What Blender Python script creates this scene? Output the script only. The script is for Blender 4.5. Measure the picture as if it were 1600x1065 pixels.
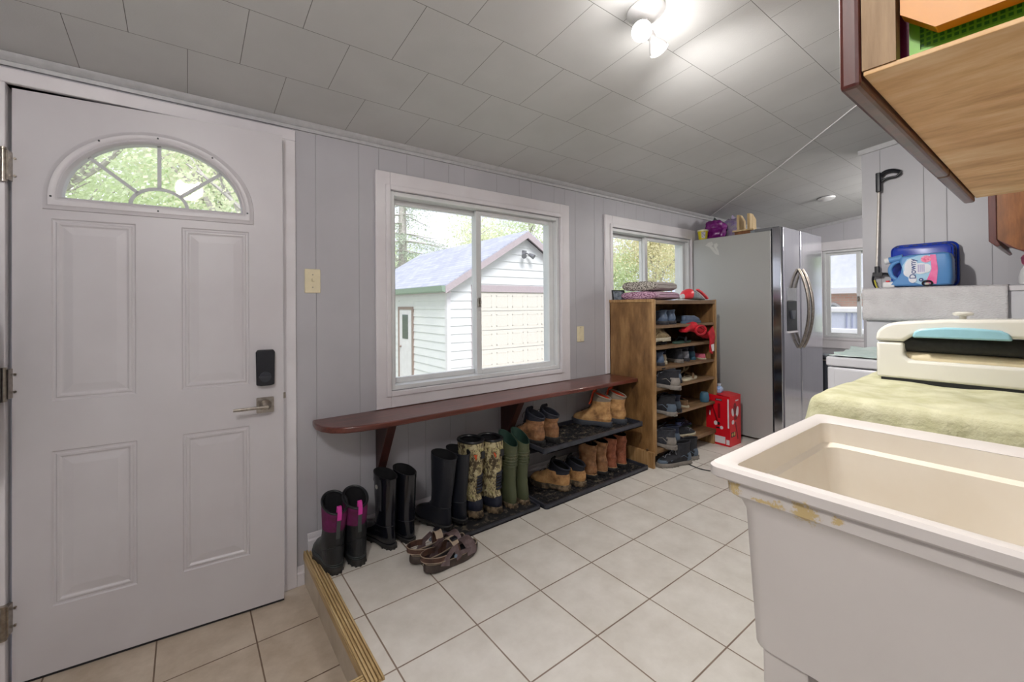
import bpy, math, random
from mathutils import Vector, Matrix, noise
PI = math.pi
scene = bpy.context.scene
for o in list(bpy.data.objects):
    bpy.data.objects.remove(o)
C = scene.collection

# ------------------------------------------------------------------ camera, exposure, sky, sun
cam_data = bpy.data.cameras.new('camera')
cam = bpy.data.objects.new('camera', cam_data)
C.objects.link(cam)
cam_data.sensor_width = 36.0
cam_data.lens = 667.37 / 1600 * 36
cam_data.shift_y = -(532.5 - 472.16) / 1600
cam_data.clip_start = 0.02
cam_data.clip_end = 300
yaw, pitch, roll = 0.6523, 0.0065, -0.0079
F = Vector((math.sin(yaw)*math.cos(pitch), math.cos(yaw)*math.cos(pitch), math.sin(pitch)))
R0 = Vector((math.cos(yaw), -math.sin(yaw), 0))
U0 = R0.cross(F)
Rr = R0*math.cos(roll) + U0*math.sin(roll)
Ur = -R0*math.sin(roll) + U0*math.cos(roll)
m = Matrix((Rr, Ur, -F)).transposed().to_4x4()
m.translation = Vector((-0.5355, -1.9301, 1.1619))
cam.matrix_world = m
scene.camera = cam

vs = scene.view_settings
vs.view_transform = 'Standard'
vs.look = 'None'
vs.gamma = 1
vs.use_curve_mapping = False
vs.exposure = 0.36
BULB = 1.7
SPOT = 74.0
BACK_FILL = 34.0  # unseen fill lamp added behind the camera
ALCOVE_FILL = 34.0  # unseen fill lamp added past the partition
SKY = 1.35
SUN = 2.8

world = bpy.data.worlds.new('overcast_sky')
scene.world = world
world.use_nodes = True
wn = world.node_tree
wn.nodes.clear()
w_out = wn.nodes.new('ShaderNodeOutputWorld')
w_bg = wn.nodes.new('ShaderNodeBackground')
w_tc = wn.nodes.new('ShaderNodeTexCoord')
w_mp = wn.nodes.new('ShaderNodeMapping')
w_mp.inputs['Scale'].default_value = (1.5, 1.5, 5)
w_no = wn.nodes.new('ShaderNodeTexNoise')
w_no.inputs['Scale'].default_value = 2.2
w_no.inputs['Detail'].default_value = 5
w_cr = wn.nodes.new('ShaderNodeValToRGB')
w_cr.color_ramp.elements[0].position = 0.35
w_cr.color_ramp.elements[0].color = (0.50, 0.54, 0.68, 1)
w_cr.color_ramp.elements[1].position = 0.65
w_cr.color_ramp.elements[1].color = (0.80, 0.81, 0.86, 1)
for a, b in ((w_tc.outputs['Generated'], w_mp.inputs[0]), (w_mp.outputs[0], w_no.inputs[0]), (w_no.outputs[0], w_cr.inputs[0]),
             (w_cr.outputs[0], w_bg.inputs[0]), (w_bg.outputs[0], w_out.inputs[0])):
    wn.links.new(a, b)
w_bg.inputs[1].default_value = SKY

sun_d = bpy.data.lights.new('sun', 'SUN')
sun_d.energy = SUN
sun_d.angle = math.radians(25)
sun = bpy.data.objects.new('sun', sun_d)
C.objects.link(sun)
sun.rotation_euler = Vector((0.45, 1.0, -1.25)).to_track_quat('-Z', 'Y').to_euler()

# ------------------------------------------------------------------ materials
def lin(c):
    return tuple(((x/255)/12.92 if x/255 <= 0.04045 else ((x/255+0.055)/1.055)**2.4) for x in c)

class NT:
    """small helper to chain shader nodes"""
    def __init__(s, name):
        s.m = bpy.data.materials.new(name)
        s.m.use_nodes = True
        s.t = s.m.node_tree
        s.b = s.t.nodes['Principled BSDF']
        s.out = s.t.nodes['Material Output']
        s.tc = s.t.nodes.new('ShaderNodeTexCoord')
    def n(s, typ, **kw):
        nd = s.t.nodes.new(typ)
        for k, v in kw.items():
            if hasattr(nd, k): setattr(nd, k, v)
            else: nd.inputs[k].default_value = v
        return nd
    def l(s, a, b): s.t.links.new(a, b)
    def map(s, scale=(1, 1, 1), loc=(0, 0, 0), rot=(0, 0, 0), coord='Object'):
        mp = s.t.nodes.new('ShaderNodeMapping')
        mp.inputs['Scale'].default_value = scale
        mp.inputs['Location'].default_value = loc
        mp.inputs['Rotation'].default_value = rot
        s.l(s.tc.outputs[coord], mp.inputs[0])
        return mp.outputs[0]
    def noise(s, scale, vec=None, detail=4, rough=0.55):
        nd = s.n('ShaderNodeTexNoise', Scale=scale, Detail=detail, Roughness=rough)
        s.l(vec if vec is not None else s.map(), nd.inputs['Vector'])
        return nd.outputs['Fac']
    def ramp(s, fac, stops):
        nd = s.t.nodes.new('ShaderNodeValToRGB')
        e = nd.color_ramp.elements
        while len(e) < len(stops): e.new(0.5)
        for i, (p, c) in enumerate(stops):
            e[i].position = p
            e[i].color = (*c, 1) if len(c) == 3 else c
        s.l(fac, nd.inputs[0])
        return nd.outputs[0]
    def mix(s, fac, a, b, mode='MIX'):
        nd = s.t.nodes.new('ShaderNodeMix')
        nd.data_type = 'RGBA'
        nd.blend_type = mode
        for inp, v in ((nd.inputs[0], fac), (nd.inputs[6], a), (nd.inputs[7], b)):
            if isinstance(v, (int, float)): inp.default_value = v
            elif isinstance(v, tuple): inp.default_value = (*v[:3], 1)
            else: s.l(v, inp)
        return nd.outputs[2]
    def math(s, op, a, b=None, c=None):
        nd = s.t.nodes.new('ShaderNodeMath')
        nd.operation = op
        for i, v in enumerate((a, b, c)):
            if v is None: continue
            if isinstance(v, (int, float)): nd.inputs[i].default_value = v
            else: s.l(v, nd.inputs[i])
        return nd.outputs[0]
    def color(s, v):
        if isinstance(v, tuple): s.b.inputs['Base Color'].default_value = (*v[:3], 1)
        else: s.l(v, s.b.inputs['Base Color'])
    def bump(s, h, strength=0.3, dist=0.01):
        nd = s.t.nodes.new('ShaderNodeBump')
        nd.inputs['Strength'].default_value = strength
        nd.inputs['Distance'].default_value = dist
        s.l(h, nd.inputs['Height'])
        if s.b.inputs['Normal'].is_linked:
            s.l(s.b.inputs['Normal'].links[0].from_socket, nd.inputs['Normal'])
        s.l(nd.outputs[0], s.b.inputs['Normal'])
    def set(s, rough=0.5, metal=0.0, coat=0.0, spec=0.5):
        s.b.inputs['Roughness'].default_value = rough
        s.b.inputs['Metallic'].default_value = metal
        s.b.inputs['Coat Weight'].default_value = coat
        s.b.inputs['Specular IOR Level'].default_value = spec

_mc = {}
def plain(name, c, rough=0.5, metal=0.0, c2=None, ns=30.0, bump=0.0, bd=0.002, coat=0.0, spec=0.5, sc=(1, 1, 1), lo=0.35, hi=0.65):
    """a base colour broken up by a second colour through noise, with an optional fine bump"""
    if name in _mc: return _mc[name]
    t = NT(name)
    t.set(rough, metal, coat, spec)
    a = lin(c)
    b = lin(c2) if c2 else tuple(x*0.93 for x in a)
    v = t.map(sc)
    f = t.noise(ns, v)
    t.color(t.ramp(f, [(lo, b), (hi, a)]))
    if bump: t.bump(t.noise(ns*4, v, 3), bump, bd)
    _mc[name] = t.m
    return t.m

def grooves(t, axis, xs, period, width=0.0028):
    """vertical grooves of wall panelling at the given places, repeated: 0 in a groove, 1 elsewhere"""
    sep = t.t.nodes.new('ShaderNodeSeparateXYZ')
    t.l(t.tc.outputs['Object'], sep.inputs[0])
    x = sep.outputs[axis]
    acc = None
    for g in xs:
        d = t.math('PINGPONG', t.math('ADD', t.math('SUBTRACT', x, g), 50*period), period/2)
        acc = d if acc is None else t.math('MINIMUM', acc, d)
    return t.math('MINIMUM', t.math('DIVIDE', acc, width), 1.0)

def wall_mat(name, axis, xs, period):
    t = NT(name)
    t.set(0.42)
    g = grooves(t, axis, xs, period)
    base = t.ramp(t.noise(3.0), [(0.3, lin((176, 175, 180))), (0.7, lin((184, 183, 188)))])
    t.color(t.mix(g, lin((156, 155, 159)), base))
    t.bump(t.noise(60, t.map((1, 1, 0.25)), 3), 0.06, 0.004)
    t.bump(g, 0.5, 0.003)
    return t.m

def tile_mat(name, ox, oy, c1, c2, gr, sx=0.305, sy=0.303):
    t = NT(name)
    t.set(0.38)
    v = t.map((1, 1, 1), (-ox, -oy, 0))
    br = t.n('ShaderNodeTexBrick', offset=0.0, squash=1.0)
    for k, val in (('Scale', 1.0), ('Mortar Size', 0.0028), ('Mortar Smooth', 0.15), ('Bias', 0.0), ('Brick Width', sx), ('Row Height', sy)):
        br.inputs[k].default_value = val
    br.inputs['Color1'].default_value = (0.97, 0.97, 0.97, 1)
    br.inputs['Color2'].default_value = (1, 1, 1, 1)
    br.inputs['Mortar'].default_value = (1, 1, 1, 1)
    t.l(v, br.inputs['Vector'])
    n1 = t.ramp(t.noise(7, v, 8, 0.65), [(0.32, lin(c1)), (0.66, lin(c2))])
    col = t.mix(1.0, n1, br.outputs['Color'], 'MULTIPLY')
    grt = t.ramp(t.noise(9, v, 3), [(0.3, lin(gr)), (0.7, lin(tuple(min(255, x+22) for x in gr)))])
    t.color(t.mix(br.outputs['Fac'], col, grt))
    t.bump(t.noise(40, v, 4), 0.12, 0.002)
    inv = t.math('SUBTRACT', 1.0, br.outputs['Fac'])
    t.bump(inv, 0.6, 0.003)
    return t.m

def ceiling_mat():
    t = NT('ceiling_tile')
    t.set(0.6)
    v = t.map((1, 1, 1), (-0.2528, 0.047, 0))
    br = t.n('ShaderNodeTexBrick', offset=0.5, offset_frequency=2, squash=1.0)
    for k, val in (('Scale', 1.0), ('Mortar Size', 0.0013), ('Mortar Smooth', 0.3), ('Bias', 0.0), ('Brick Width', 0.3125), ('Row Height', 0.304)):
        br.inputs[k].default_value = val
    t.l(v, br.inputs['Vector'])
    base = t.ramp(t.noise(4, v), [(0.3, lin((194, 194, 193))), (0.7, lin((201, 201, 200)))])
    t.color(t.mix(br.outputs['Fac'], base, lin((120, 119, 116))))
    t.bump(t.noise(160, v, 3), 0.25, 0.002)
    t.bump(t.math('SUBTRACT', 1.0, br.outputs['Fac']), 0.5, 0.003)
    return t.m

def wood(name, dark, mid, light, rough=0.45, sc=(12, 12, 1.2), ns=3.0, bump=0.1, coat=0.0):
    if name in _mc: return _mc[name]
    t = NT(name)
    t.set(rough, 0, coat)
    v = t.map(sc)
    f = t.noise(ns, v, 7, 0.65)
    col = t.ramp(f, [(0.30, lin(dark)), (0.5, lin(mid)), (0.68, lin(light))])
    f2 = t.noise(3.5, None, 3)
    col = t.mix(t.ramp(f2, [(0.35, (0, 0, 0)), (0.6, (0.55, 0.55, 0.55))]), col, t.mix(0.5, col, lin(dark)))
    t.color(col)
    if bump: t.bump(f, bump, 0.003)
    _mc[name] = t.m
    return t.m

def glass_mat():
    t = NT('window_glass')
    t.t.nodes.remove(t.b)
    tr = t.n('ShaderNodeBsdfTransparent')
    tr.inputs[0].default_value = (0.98, 0.985, 0.985, 1)
    gl = t.n('ShaderNodeBsdfGlossy')
    gl.inputs['Roughness'].default_value = 0.02
    lw = t.n('ShaderNodeFresnel')
    lw.inputs['IOR'].default_value = 1.35
    mx = t.n('ShaderNodeMixShader')
    geo = t.n('ShaderNodeNewGeometry')
    fac = t.math('MULTIPLY', lw.outputs[0], t.math('SUBTRACT', 1.0, geo.outputs['Backfacing']))
    t.l(fac, mx.inputs[0]); t.l(tr.outputs[0], mx.inputs[1]); t.l(gl.outputs[0], mx.inputs[2])
    t.l(mx.outputs[0], t.out.inputs[0])
    return t.m

def emit(name, c, s):
    t = NT(name)
    t.b.inputs['Emission Color'].default_value = (*c, 1)
    t.b.inputs['Emission Strength'].default_value = s
    t.color((0.9, 0.9, 0.9))
    return t.m

# ------------------------------------------------------------------ mesh helpers
def fv(p): return Vector(p)

class MB:
    def __init__(s): s.v = []; s.f = []
    def add(s, vs_, fs):
        k = len(s.v)
        s.v += [tuple(v) for v in vs_]
        s.f += [tuple(i+k for i in f) for f in fs]
        return s
    def box(s, x0, x1, y0, y1, z0, z1, M=None):
        vs_ = [Vector(p) for p in ((x0,y0,z0),(x1,y0,z0),(x1,y1,z0),(x0,y1,z0),(x0,y0,z1),(x1,y0,z1),(x1,y1,z1),(x0,y1,z1))]
        if M: vs_ = [M @ v for v in vs_]
        return s.add(vs_, [(0,3,2,1),(4,5,6,7),(0,1,5,4),(1,2,6,5),(2,3,7,6),(3,0,4,7)])
    def loft(s, rings, cap0=True, cap1=True, closed=True):
        n = len(rings[0]); vs_ = [p for r in rings for p in r]; fs = []
        for i in range(len(rings)-1):
            for j in range(n if closed else n-1):
                k = (j+1) % n
                fs.append((i*n+j, i*n+k, (i+1)*n+k, (i+1)*n+j))
        if cap0: fs.append(tuple(range(n))[::-1])
        if cap1: fs.append(tuple((len(rings)-1)*n+j for j in range(n)))
        return s.add(vs_, fs)
    def prism(s, poly, axis, a, b):
        """polygon in the plane across axis, extruded from a to b along it (poly gives the other two axes in order)"""
        def pt(p, h):
            return {'x': (h, p[0], p[1]), 'y': (p[0], h, p[1]), 'z': (p[0], p[1], h)}[axis]
        return s.loft([[pt(p, a) for p in poly], [pt(p, b) for p in poly]])
    def tube(s, path, r, n=8, closed=False, caps=True, flat=1.0):
        path = [Vector(p) for p in path]; rings = []; N = len(path)
        up = Vector((0, 0, 1)); prev = None
        for i, p in enumerate(path):
            a = path[(i-1) % N] if (i > 0 or closed) else p
            b = path[(i+1) % N] if (i < N-1 or closed) else p
            t = (b-a)
            t = t.normalized() if t.length > 1e-9 else Vector((1, 0, 0))
            if prev is None:
                q = t.cross(up if abs(t.z) < 0.9 else Vector((1, 0, 0))).normalized()
            else:
                q = (prev - t*prev.dot(t)); q = q.normalized() if q.length > 1e-6 else t.orthogonal().normalized()
            prev = q; w = t.cross(q)
            rr = r[i] if isinstance(r, (list, tuple)) else r
            rings.append([p + q*math.cos(2*PI*j/n)*rr + w*math.sin(2*PI*j/n)*rr*flat for j in range(n)])
        if closed:
            rings.append(rings[0])
            return s.loft(rings, False, False)
        return s.loft(rings, caps, caps)
    def lathe(s, prof, n=24, c=(0, 0, 0), axis='z', cap0=True, cap1=True):
        rings = []
        for r, h in prof:
            ring = []
            for j in range(n):
                a, b = r*math.cos(2*PI*j/n), r*math.sin(2*PI*j/n)
                p = {'z': (a, b, h), 'x': (h, a, b), 'y': (b, h, a)}[axis]
                ring.append((p[0]+c[0], p[1]+c[1], p[2]+c[2]))
            rings.append(ring)
        return s.loft(rings, cap0, cap1)
    def ball(s, c, rx, ry=None, rz=None, nu=16, nv=9):
        ry = ry or rx; rz = rz or rx; rings = []
        for i in range(1, nv):
            a = PI*i/nv
            rings.append([(c[0]+rx*math.sin(a)*math.cos(2*PI*j/nu), c[1]+ry*math.sin(a)*math.sin(2*PI*j/nu), c[2]-rz*math.cos(a)) for j in range(nu)])
        return s.loft(rings)
    def ribbon(s, path, side, w, th):
        """band along a path: side gives the width direction at each point"""
        P = [Vector(p) for p in path]; rings = []
        for i, p in enumerate(P):
            t = (P[min(i+1, len(P)-1)] - P[max(i-1, 0)]).normalized()
            sd = Vector(side[i] if isinstance(side, list) else side).normalized()
            sd = (sd - t*sd.dot(t)).normalized()
            n_ = t.cross(sd)
            ww = w[i] if isinstance(w, (list, tuple)) else w
            rings.append([p+sd*ww/2+n_*th/2, p-sd*ww/2+n_*th/2, p-sd*ww/2-n_*th/2, p+sd*ww/2-n_*th/2])
        return s.loft(rings)
    def rbox(s, x0, x1, y0, y1, z0, z1, r, axis='z', n=5, M=None):
        """box with its edges along axis rounded"""
        d = {'x': (y0, y1, z0, z1, x0, x1), 'y': (x0, x1, z0, z1, y0, y1), 'z': (x0, x1, y0, y1, z0, z1)}[axis]
        a0, a1, b0, b1, h0, h1 = d
        poly = []
        for cx, cy, st in ((a1-r, b1-r, 0), (a0+r, b1-r, PI/2), (a0+r, b0+r, PI), (a1-r, b0+r, 1.5*PI)):
            for k in range(n+1):
                t = st + PI/2*k/n
                poly.append((cx+r*math.cos(t), cy+r*math.sin(t)))
        q = MB(); q.prism(poly, axis, h0, h1)
        if M: q.v = [tuple(M @ Vector(v)) for v in q.v]
        return s.add(q.v, q.f)
    def build(s, name, mat, parent=None, smooth=True, bevel=0.0, seg=2, sub=0, loc=None):
        me = bpy.data.meshes.new(name)
        me.from_pydata(s.v, [], s.f)
        import bmesh
        bm = bmesh.new(); bm.from_mesh(me)
        bmesh.ops.recalc_face_normals(bm, faces=bm.faces)
        bm.to_mesh(me); bm.free()
        o = bpy.data.objects.new(name, me)
        C.objects.link(o)
        if mat: me.materials.append(mat)
        if smooth:
            me.polygons.foreach_set('use_smooth', [True]*len(me.polygons))
            me.set_sharp_from_angle(angle=math.radians(38))
        if bevel:
            b = o.modifiers.new('bevel', 'BEVEL'); b.width = bevel; b.segments = seg; b.limit_method = 'ANGLE'; b.angle_limit = math.radians(40)
        if sub:
            b = o.modifiers.new('sub', 'SUBSURF'); b.levels = sub; b.render_levels = sub
        if parent: o.parent = parent
        if loc: o.location = loc
        return o

def tag(o, label, cat, group=None, kind=None):
    o['label'] = label; o['category'] = cat
    if group: o['group'] = group
    if kind: o['kind'] = kind
    return o
def thing(name, label, cat, loc=(0, 0, 0), rotz=0.0, group=None, rot=None):
    o = bpy.data.objects.new(name, None); C.objects.link(o)
    o.empty_display_size = 0.05
    o.location = loc; o.rotation_euler = rot if rot else (0, 0, rotz)
    return tag(o, label, cat, group)
def struct(o):
    o['kind'] = 'structure'; return o
def dup(root, loc, rotz, label, group=None, name=None, mirror=False, rot=None):
    r = root.copy(); C.objects.link(r)
    r.location = loc; r.rotation_euler = rot if rot else (0, 0, rotz)
    if mirror: r.scale = (r.scale[0], -abs(r.scale[1]), r.scale[2])
    r['label'] = label
    if group: r['group'] = group
    for ch in list(root.children):
        c = ch.copy(); C.objects.link(c); c.parent = r
        for g in ch.children:
            d = g.copy(); C.objects.link(d); d.parent = c
    return r

# ------------------------------------------------------------------ shared materials
GX = [-.982, -.743, -.561, -.455, -.246, -.142, -.035, .171, .275, .432, .535, .692]
M_WALLX = wall_mat('wall_panelling', 0, GX, 1.78)
M_WALLY = wall_mat('wall_panelling_across', 1, [-1.167, -1.377, -1.478, -1.659], 0.81)
M_FLOOR = tile_mat('floor_tile', 0, 0, (209, 203, 193), (226, 221, 213), (128, 110, 94))
M_LAND = tile_mat('landing_tile', -0.3185, 0, (178, 162, 142), (204, 190, 172), (104, 84, 66), 0.31, 0.303)
M_RISER = tile_mat('riser_tile', 0.1, 0.0, (176, 162, 142), (200, 188, 172), (110, 92, 74), 0.31, 5.0)
M_CEIL = ceiling_mat()
M_TRIM = plain('white_trim', (224, 221, 224), 0.35, c2=(217, 213, 216), ns=6)
M_WFRAME = plain('white_window_vinyl', (222, 223, 223), 0.35, c2=(214, 216, 217), ns=6)
M_DOOR = plain('door_paint', (205, 202, 205), 0.38, c2=(199, 195, 198), ns=2.5, bump=0.04)
M_CROWN = plain('crown_paint', (182, 182, 184), 0.45, c2=(172, 172, 174))
M_GLASS = glass_mat()
M_STEEL = plain('brushed_nickel', (176, 168, 158), 0.3, 1.0, c2=(150, 142, 132), ns=60)
M_DARK = plain('dark_plastic', (22, 24, 32), 0.35, c2=(16, 17, 24))
M_BLACK = plain('black_rubber', (20, 21, 25), 0.38, c2=(32, 34, 38), ns=14, bump=0.05)
M_IVORY = plain('ivory_plastic', (230, 219, 186), 0.4)
M_NOSE = wood('nosing_wood', (158, 128, 84), (196, 168, 120), (216, 192, 148), 0.5, (30, 2, 30))

WY, WO = 0.28, 0.42            # inner and outer face of the left wall
def ceil_z(y): return 2.035 + 0.118*(WY - y)

# ------------------------------------------------------------------ floor, landing, walls, ceiling
X0, X1, Y1 = -2.6, 5.45, -2.14
f = MB()
f.box(-0.085, X1+0.1, Y1-0.1, WO, -0.2, 0)
f.box(X0-0.1, -0.085, Y1-0.1, -0.575, -0.2, 0)
f.box(X0-0.1, -1.6, -0.575, WO, -0.2, 0)
struct(f.build('floor', M_FLOOR, smooth=False))
f = MB(); f.box(-1.6, -0.085, -0.575, WO, -0.25, -0.139)
struct(f.build('floor_landing', M_LAND, smooth=False))
f = MB(); f.box(-0.094, -0.084, -0.575, 0.279, -0.139, -0.012); f.box(-1.6, -0.09, -0.584, -0.574, -0.139, -0.012)
struct(f.build('trim_1', M_RISER, smooth=False))

def nosing(name, x0, x1, y0, y1, along, label):
    mb = MB()
    mb.box(x0, x1, y0, y1, -0.030, 0.001)
    n = 5
    for k in range(n):     # raised flutes
        if along == 'y':
            w = (x1-x0)/n; a = x0 + w*k
            mb.box(a+w*0.18, a+w*0.82, y0, y1, 0.001, 0.0105)
        else:
            w = (y1-y0)/n; a = y0 + w*k
            mb.box(x0, x1, a+w*0.18, a+w*0.82, 0.001, 0.0105)
    o = mb.build(name, M_NOSE, smooth=False, bevel=0.0015)
    o['kind'] = 'structure'
nosing('trim_2', -0.098, -0.044, -0.622, 0.279, 'y', '')
nosing('trim_3', -1.6, -0.099, -0.622, -0.570, 'x', '')

def wall_boxes(mb, a0, a1, z0, z1f, holes, put):
    """fill a wall from a0 to a1 around rectangular holes (a, b, zlow, zhigh)"""
    xs = [a0]
    for h in holes: xs += [h[0], h[1]]
    xs.append(a1)
    for i in range(0, len(xs), 2): put(xs[i], xs[i+1], z0, z1f)
    for h in holes:
        if h[2] > z0: put(h[0], h[1], z0, h[2])
        put(h[0], h[1], h[3], z1f)
W1 = (0.335, 1.572, 0.712, 1.778)
W2 = (2.145, 3.29, 0.712, 1.768)
DO = (-1.045, -0.17, -0.2, 1.935)
mb = MB()
wall_boxes(mb, X0-0.1, X1+0.1, -0.25, 2.06, [DO, W1, W2], lambda a, b, c, d: mb.box(a, b, WY, WO, c, d))
struct(mb.build('wall_left', M_WALLX, smooth=False))
mb = MB(); mb.box(X0-0.1, X1+0.1, Y1-0.12, Y1, -0.2, 2.6)
struct(mb.build('wall_right', M_WALLX, smooth=False))
W3 = (-1.05, -0.155, 0.76, 1.765)
mb = MB()
wall_boxes(mb, Y1, WY, -0.2, 2.6, [W3], lambda a, b, c, d: mb.box(X1, X1+0.14, a, b, c, d))
struct(mb.build('wall_far', M_WALLY, smooth=False))
mb = MB(); mb.box(X0-0.12, X0, Y1, WY, -0.2, 2.6)
struct(mb.build('wall_back', M_WALLY, smooth=False))
mb = MB(); mb.box(3.135, 3.235, Y1, -1.07, 0, 2.5)
struct(mb.build('wall_partition', M_WALLY, smooth=False))
mb = MB()
rings = []
for x in (X0-0.1, X1+0.1):
    rings.append([(x, WO, ceil_z(WO)), (x, Y1-0.1, ceil_z(Y1-0.1)), (x, Y1-0.1, ceil_z(Y1-0.1)+0.12), (x, WO, ceil_z(WO)+0.12)])
mb.loft(rings)
struct(mb.build('ceiling', M_CEIL, smooth=False))
# crown moulding along the left wall
prof = [(WY, 1.995), (WY-0.012, 1.995), (WY-0.014, 2.008), (WY-0.010, 2.012), (WY-0.020, 2.020), (WY-0.026, 2.030), (WY-0.028, 2.037), (WY, 2.034)]
mb = MB(); mb.prism(prof, 'x', X0, X1)
struct(mb.build('trim_4', M_CROWN))
# pale joint strip where two runs of ceiling tile meet
kp = [(3.66, .275), (3.42, 0.0), (2.90, -.628), (2.62, -.923), (2.322, -1.236), (2.20, -1.42), (1.95, -1.8), (1.7, Y1)]
mb = MB(); mb.ribbon([(x, y, ceil_z(y)-0.002) for x, y in kp], (1, 0.6, 0), 0.009, 0.004)
struct(mb.build('trim_5', M_TRIM))
mb = MB(); mb.box(3.115, 3.14, Y1, -1.062, 0, 0.001)
def crown_along(name, x, ya, yb, d):
    mb = MB(); r = []
    for y in (ya, yb):
        z = ceil_z(y)
        r.append([(x, y, z-0.03), (x+d*0.012, y, z-0.03), (x+d*0.02, y, z-0.008), (x+d*0.02, y, z+0.004), (x, y, z+0.004)])
    mb.loft(r); struct(mb.build(name, M_CROWN))
crown_along('trim_6', 3.135, Y1, -1.055, -1)
crown_along('trim_7', 5.45, Y1, 0.26, -1)
# baseboards
def base(name, x0, x1, y0, y1, z0, h):
    mb = MB(); mb.box(x0, x1, y0, y1, z0, z0+h); 
    struct(mb.build(name, M_TRIM, smooth=False, bevel=0.004))
mb = MB()
mb.prism([(WY, 0), (WY-0.016, 0), (WY-0.016, 0.055), (WY-0.010, 0.062), (WY-0.010, 0.075), (WY-0.004, 0.085), (WY, 0.086)], 'x', -0.08, 5.45)
struct(mb.build('baseboard_left', M_TRIM))
mb = MB()
mb.prism([(WY, -.139), (WY-0.016, -.139), (WY-0.016, -.084), (WY-0.010, -.077), (WY-0.010, -.064), (WY-0.004, -.054), (WY, -.053)], 'x', -0.127, -0.095)
struct(mb.build('baseboard_landing', M_TRIM))
base('baseboard_partition', 3.118, 3.135, Y1, -1.07, 0, 0.085)
base('baseboard_far', 5.433, 5.45, Y1, 0.26, 0, 0.085)

# ------------------------------------------------------------------ windows
def window(name, axis, plane, sgn, op, outer, mid, depth=0.14):
    """sliding window: casing round the opening on the inner wall face, frame, two sashes with panes, latch.
    axis 'y': in the left wall (plane y); axis 'x': in the far wall. sgn is the direction out of the room."""
    a0, a1, z0, z1 = op; A0, A1, Z0, Z1 = outer
    def bx(m_, a, b, p, q, c, d):
        p, q = plane+sgn*p, plane+sgn*q
        if axis == 'y': m_.box(a, b, min(p, q), max(p, q), c, d)
        else: m_.box(min(p, q), max(p, q), a, b, c, d)
    cs = MB()
    for a, b, c, d in ((A0, a0-0.004, Z0, Z1), (a1+0.004, A1, Z0, Z1), (a0-0.004, a1+0.004, z1+0.004, Z1), (a0-0.004, a1+0.004, Z0, z0-0.004)):
        bx(cs, a, b, -0.016, 0.0, c, d)
    e = 0.030
    for a, b, c, d in ((a0-e, a0-0.004, z0-e, z1+e), (a1+0.004, a1+e, z0-e, z1+e), (a0-0.004, a1+0.004, z1+0.004, z1+e), (a0-0.004, a1+0.004, z0-e, z0-0.004)):
        bx(cs, a, b, -0.024, -0.015, c, d)
    root = struct(cs.build(name, M_TRIM, smooth=False, bevel=0.003))
    fr = MB(); t = 0.022
    for a, b, c, d in ((a0, a0+t, z0, z1), (a1-t, a1, z0, z1), (a0+t, a1-t, z1-t, z1), (a0+t, a1-t, z0, z0+t)):
        bx(fr, a, b, -0.004, depth, c, d)
    fr.build('window_frame', M_WFRAME, root, smooth=False, bevel=0.002)
    for k, (p0, l, r) in enumerate(((0.075, a0+t, mid+0.022), (0.035, mid-0.022, a1-t))):
        s_ = MB(); w = 0.036
        for a, b, c, d in ((l, l+w, z0+t, z1-t), (r-w, r, z0+t, z1-t), (l+w, r-w, z1-t-w*0.8, z1-t), (l+w, r-w, z0+t, z0+t+w*0.8)):
            bx(s_, a, b, p0, p0+0.028, c, d)
        sash = s_.build('sash', M_WFRAME, root, smooth=False, bevel=0.002)
        g = MB(); bx(g, l+w-0.005, r-w+0.005, p0+0.012, p0+0.015, z0+t+w*0.8-0.005, z1-t-w*0.8+0.005)
        g.build('pane', M_GLASS, sash, smooth=False)
        if k == 1:
            h = MB(); zz = z0 + (z1-z0)*0.44
            bx(h, mid-0.016, mid+0.004, p0-0.012, p0, zz-0.028, zz+0.028)
            bx(h, mid-0.008, mid-0.002, p0-0.026, p0-0.012, zz-0.012, zz+0.012)
            h.build('latch', M_STEEL, sash, smooth=False, bevel=0.002)
    return root
window('window_1', 'y', WY, 1, W1, (0.2515, 1.667, 0.622, 1.876), 0.925)
window('window_2', 'y', WY, 1, W2, (2.059, 3.37, 0.622, 1.864), 2.66)
window('window_3', 'x', X1, 1, W3, (-1.14, -0.06, 0.635, 1.872), -0.475)

# ------------------------------------------------------------------ entry door and its frame
mb = MB()
mb.box(-0.1825, -0.127, 0.262, WO, -0.139, 1.935); mb.box(-1.09, -1.022, 0.262, WO, -0.139, 1.935); mb.box(-1.09, -0.127, 0.262, WO, 1.935, 1.985)
mb.box(-1.045, -0.17, 0.34, WO, -0.150, -0.118)
mb.box(-0.215, -0.17, 0.345, WO, -0.118, 1.935); mb.box(-1.0175, -0.985, 0.345, WO, -0.118, 1.935); mb.box(-0.985, -0.215, 0.345, WO, 1.885, 1.935)
struct(mb.build('door_frame', M_TRIM, smooth=False, bevel=0.003))

DL, DH, DT = 0.825, 2.055, 0.042
door = struct(bpy.data.objects.new('door_1', None)); C.objects.link(door)
door['label'] = 'white six foot entry door with a half round window, slightly ajar'; door['category'] = 'door'
door.location = (-1.012, 0.288, -0.128)
door.rotation_euler = (0, 0, math.atan2(0.199-0.288, 0.823))
# local: x along the door from the hinge, -y is the room face (y=0), z from the door's bottom
fx, fz, fa, fb = 0.395, 1.690, 0.275, 0.240      # fanlight glass: centre, base, half width, height
def arc(cx, cz, a, b, n, t0=0.0, t1=PI): return [(cx+a*math.cos(t0+(t1-t0)*i/n), cz+b*math.sin(t0+(t1-t0)*i/n)) for i in range(n+1)]
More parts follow.
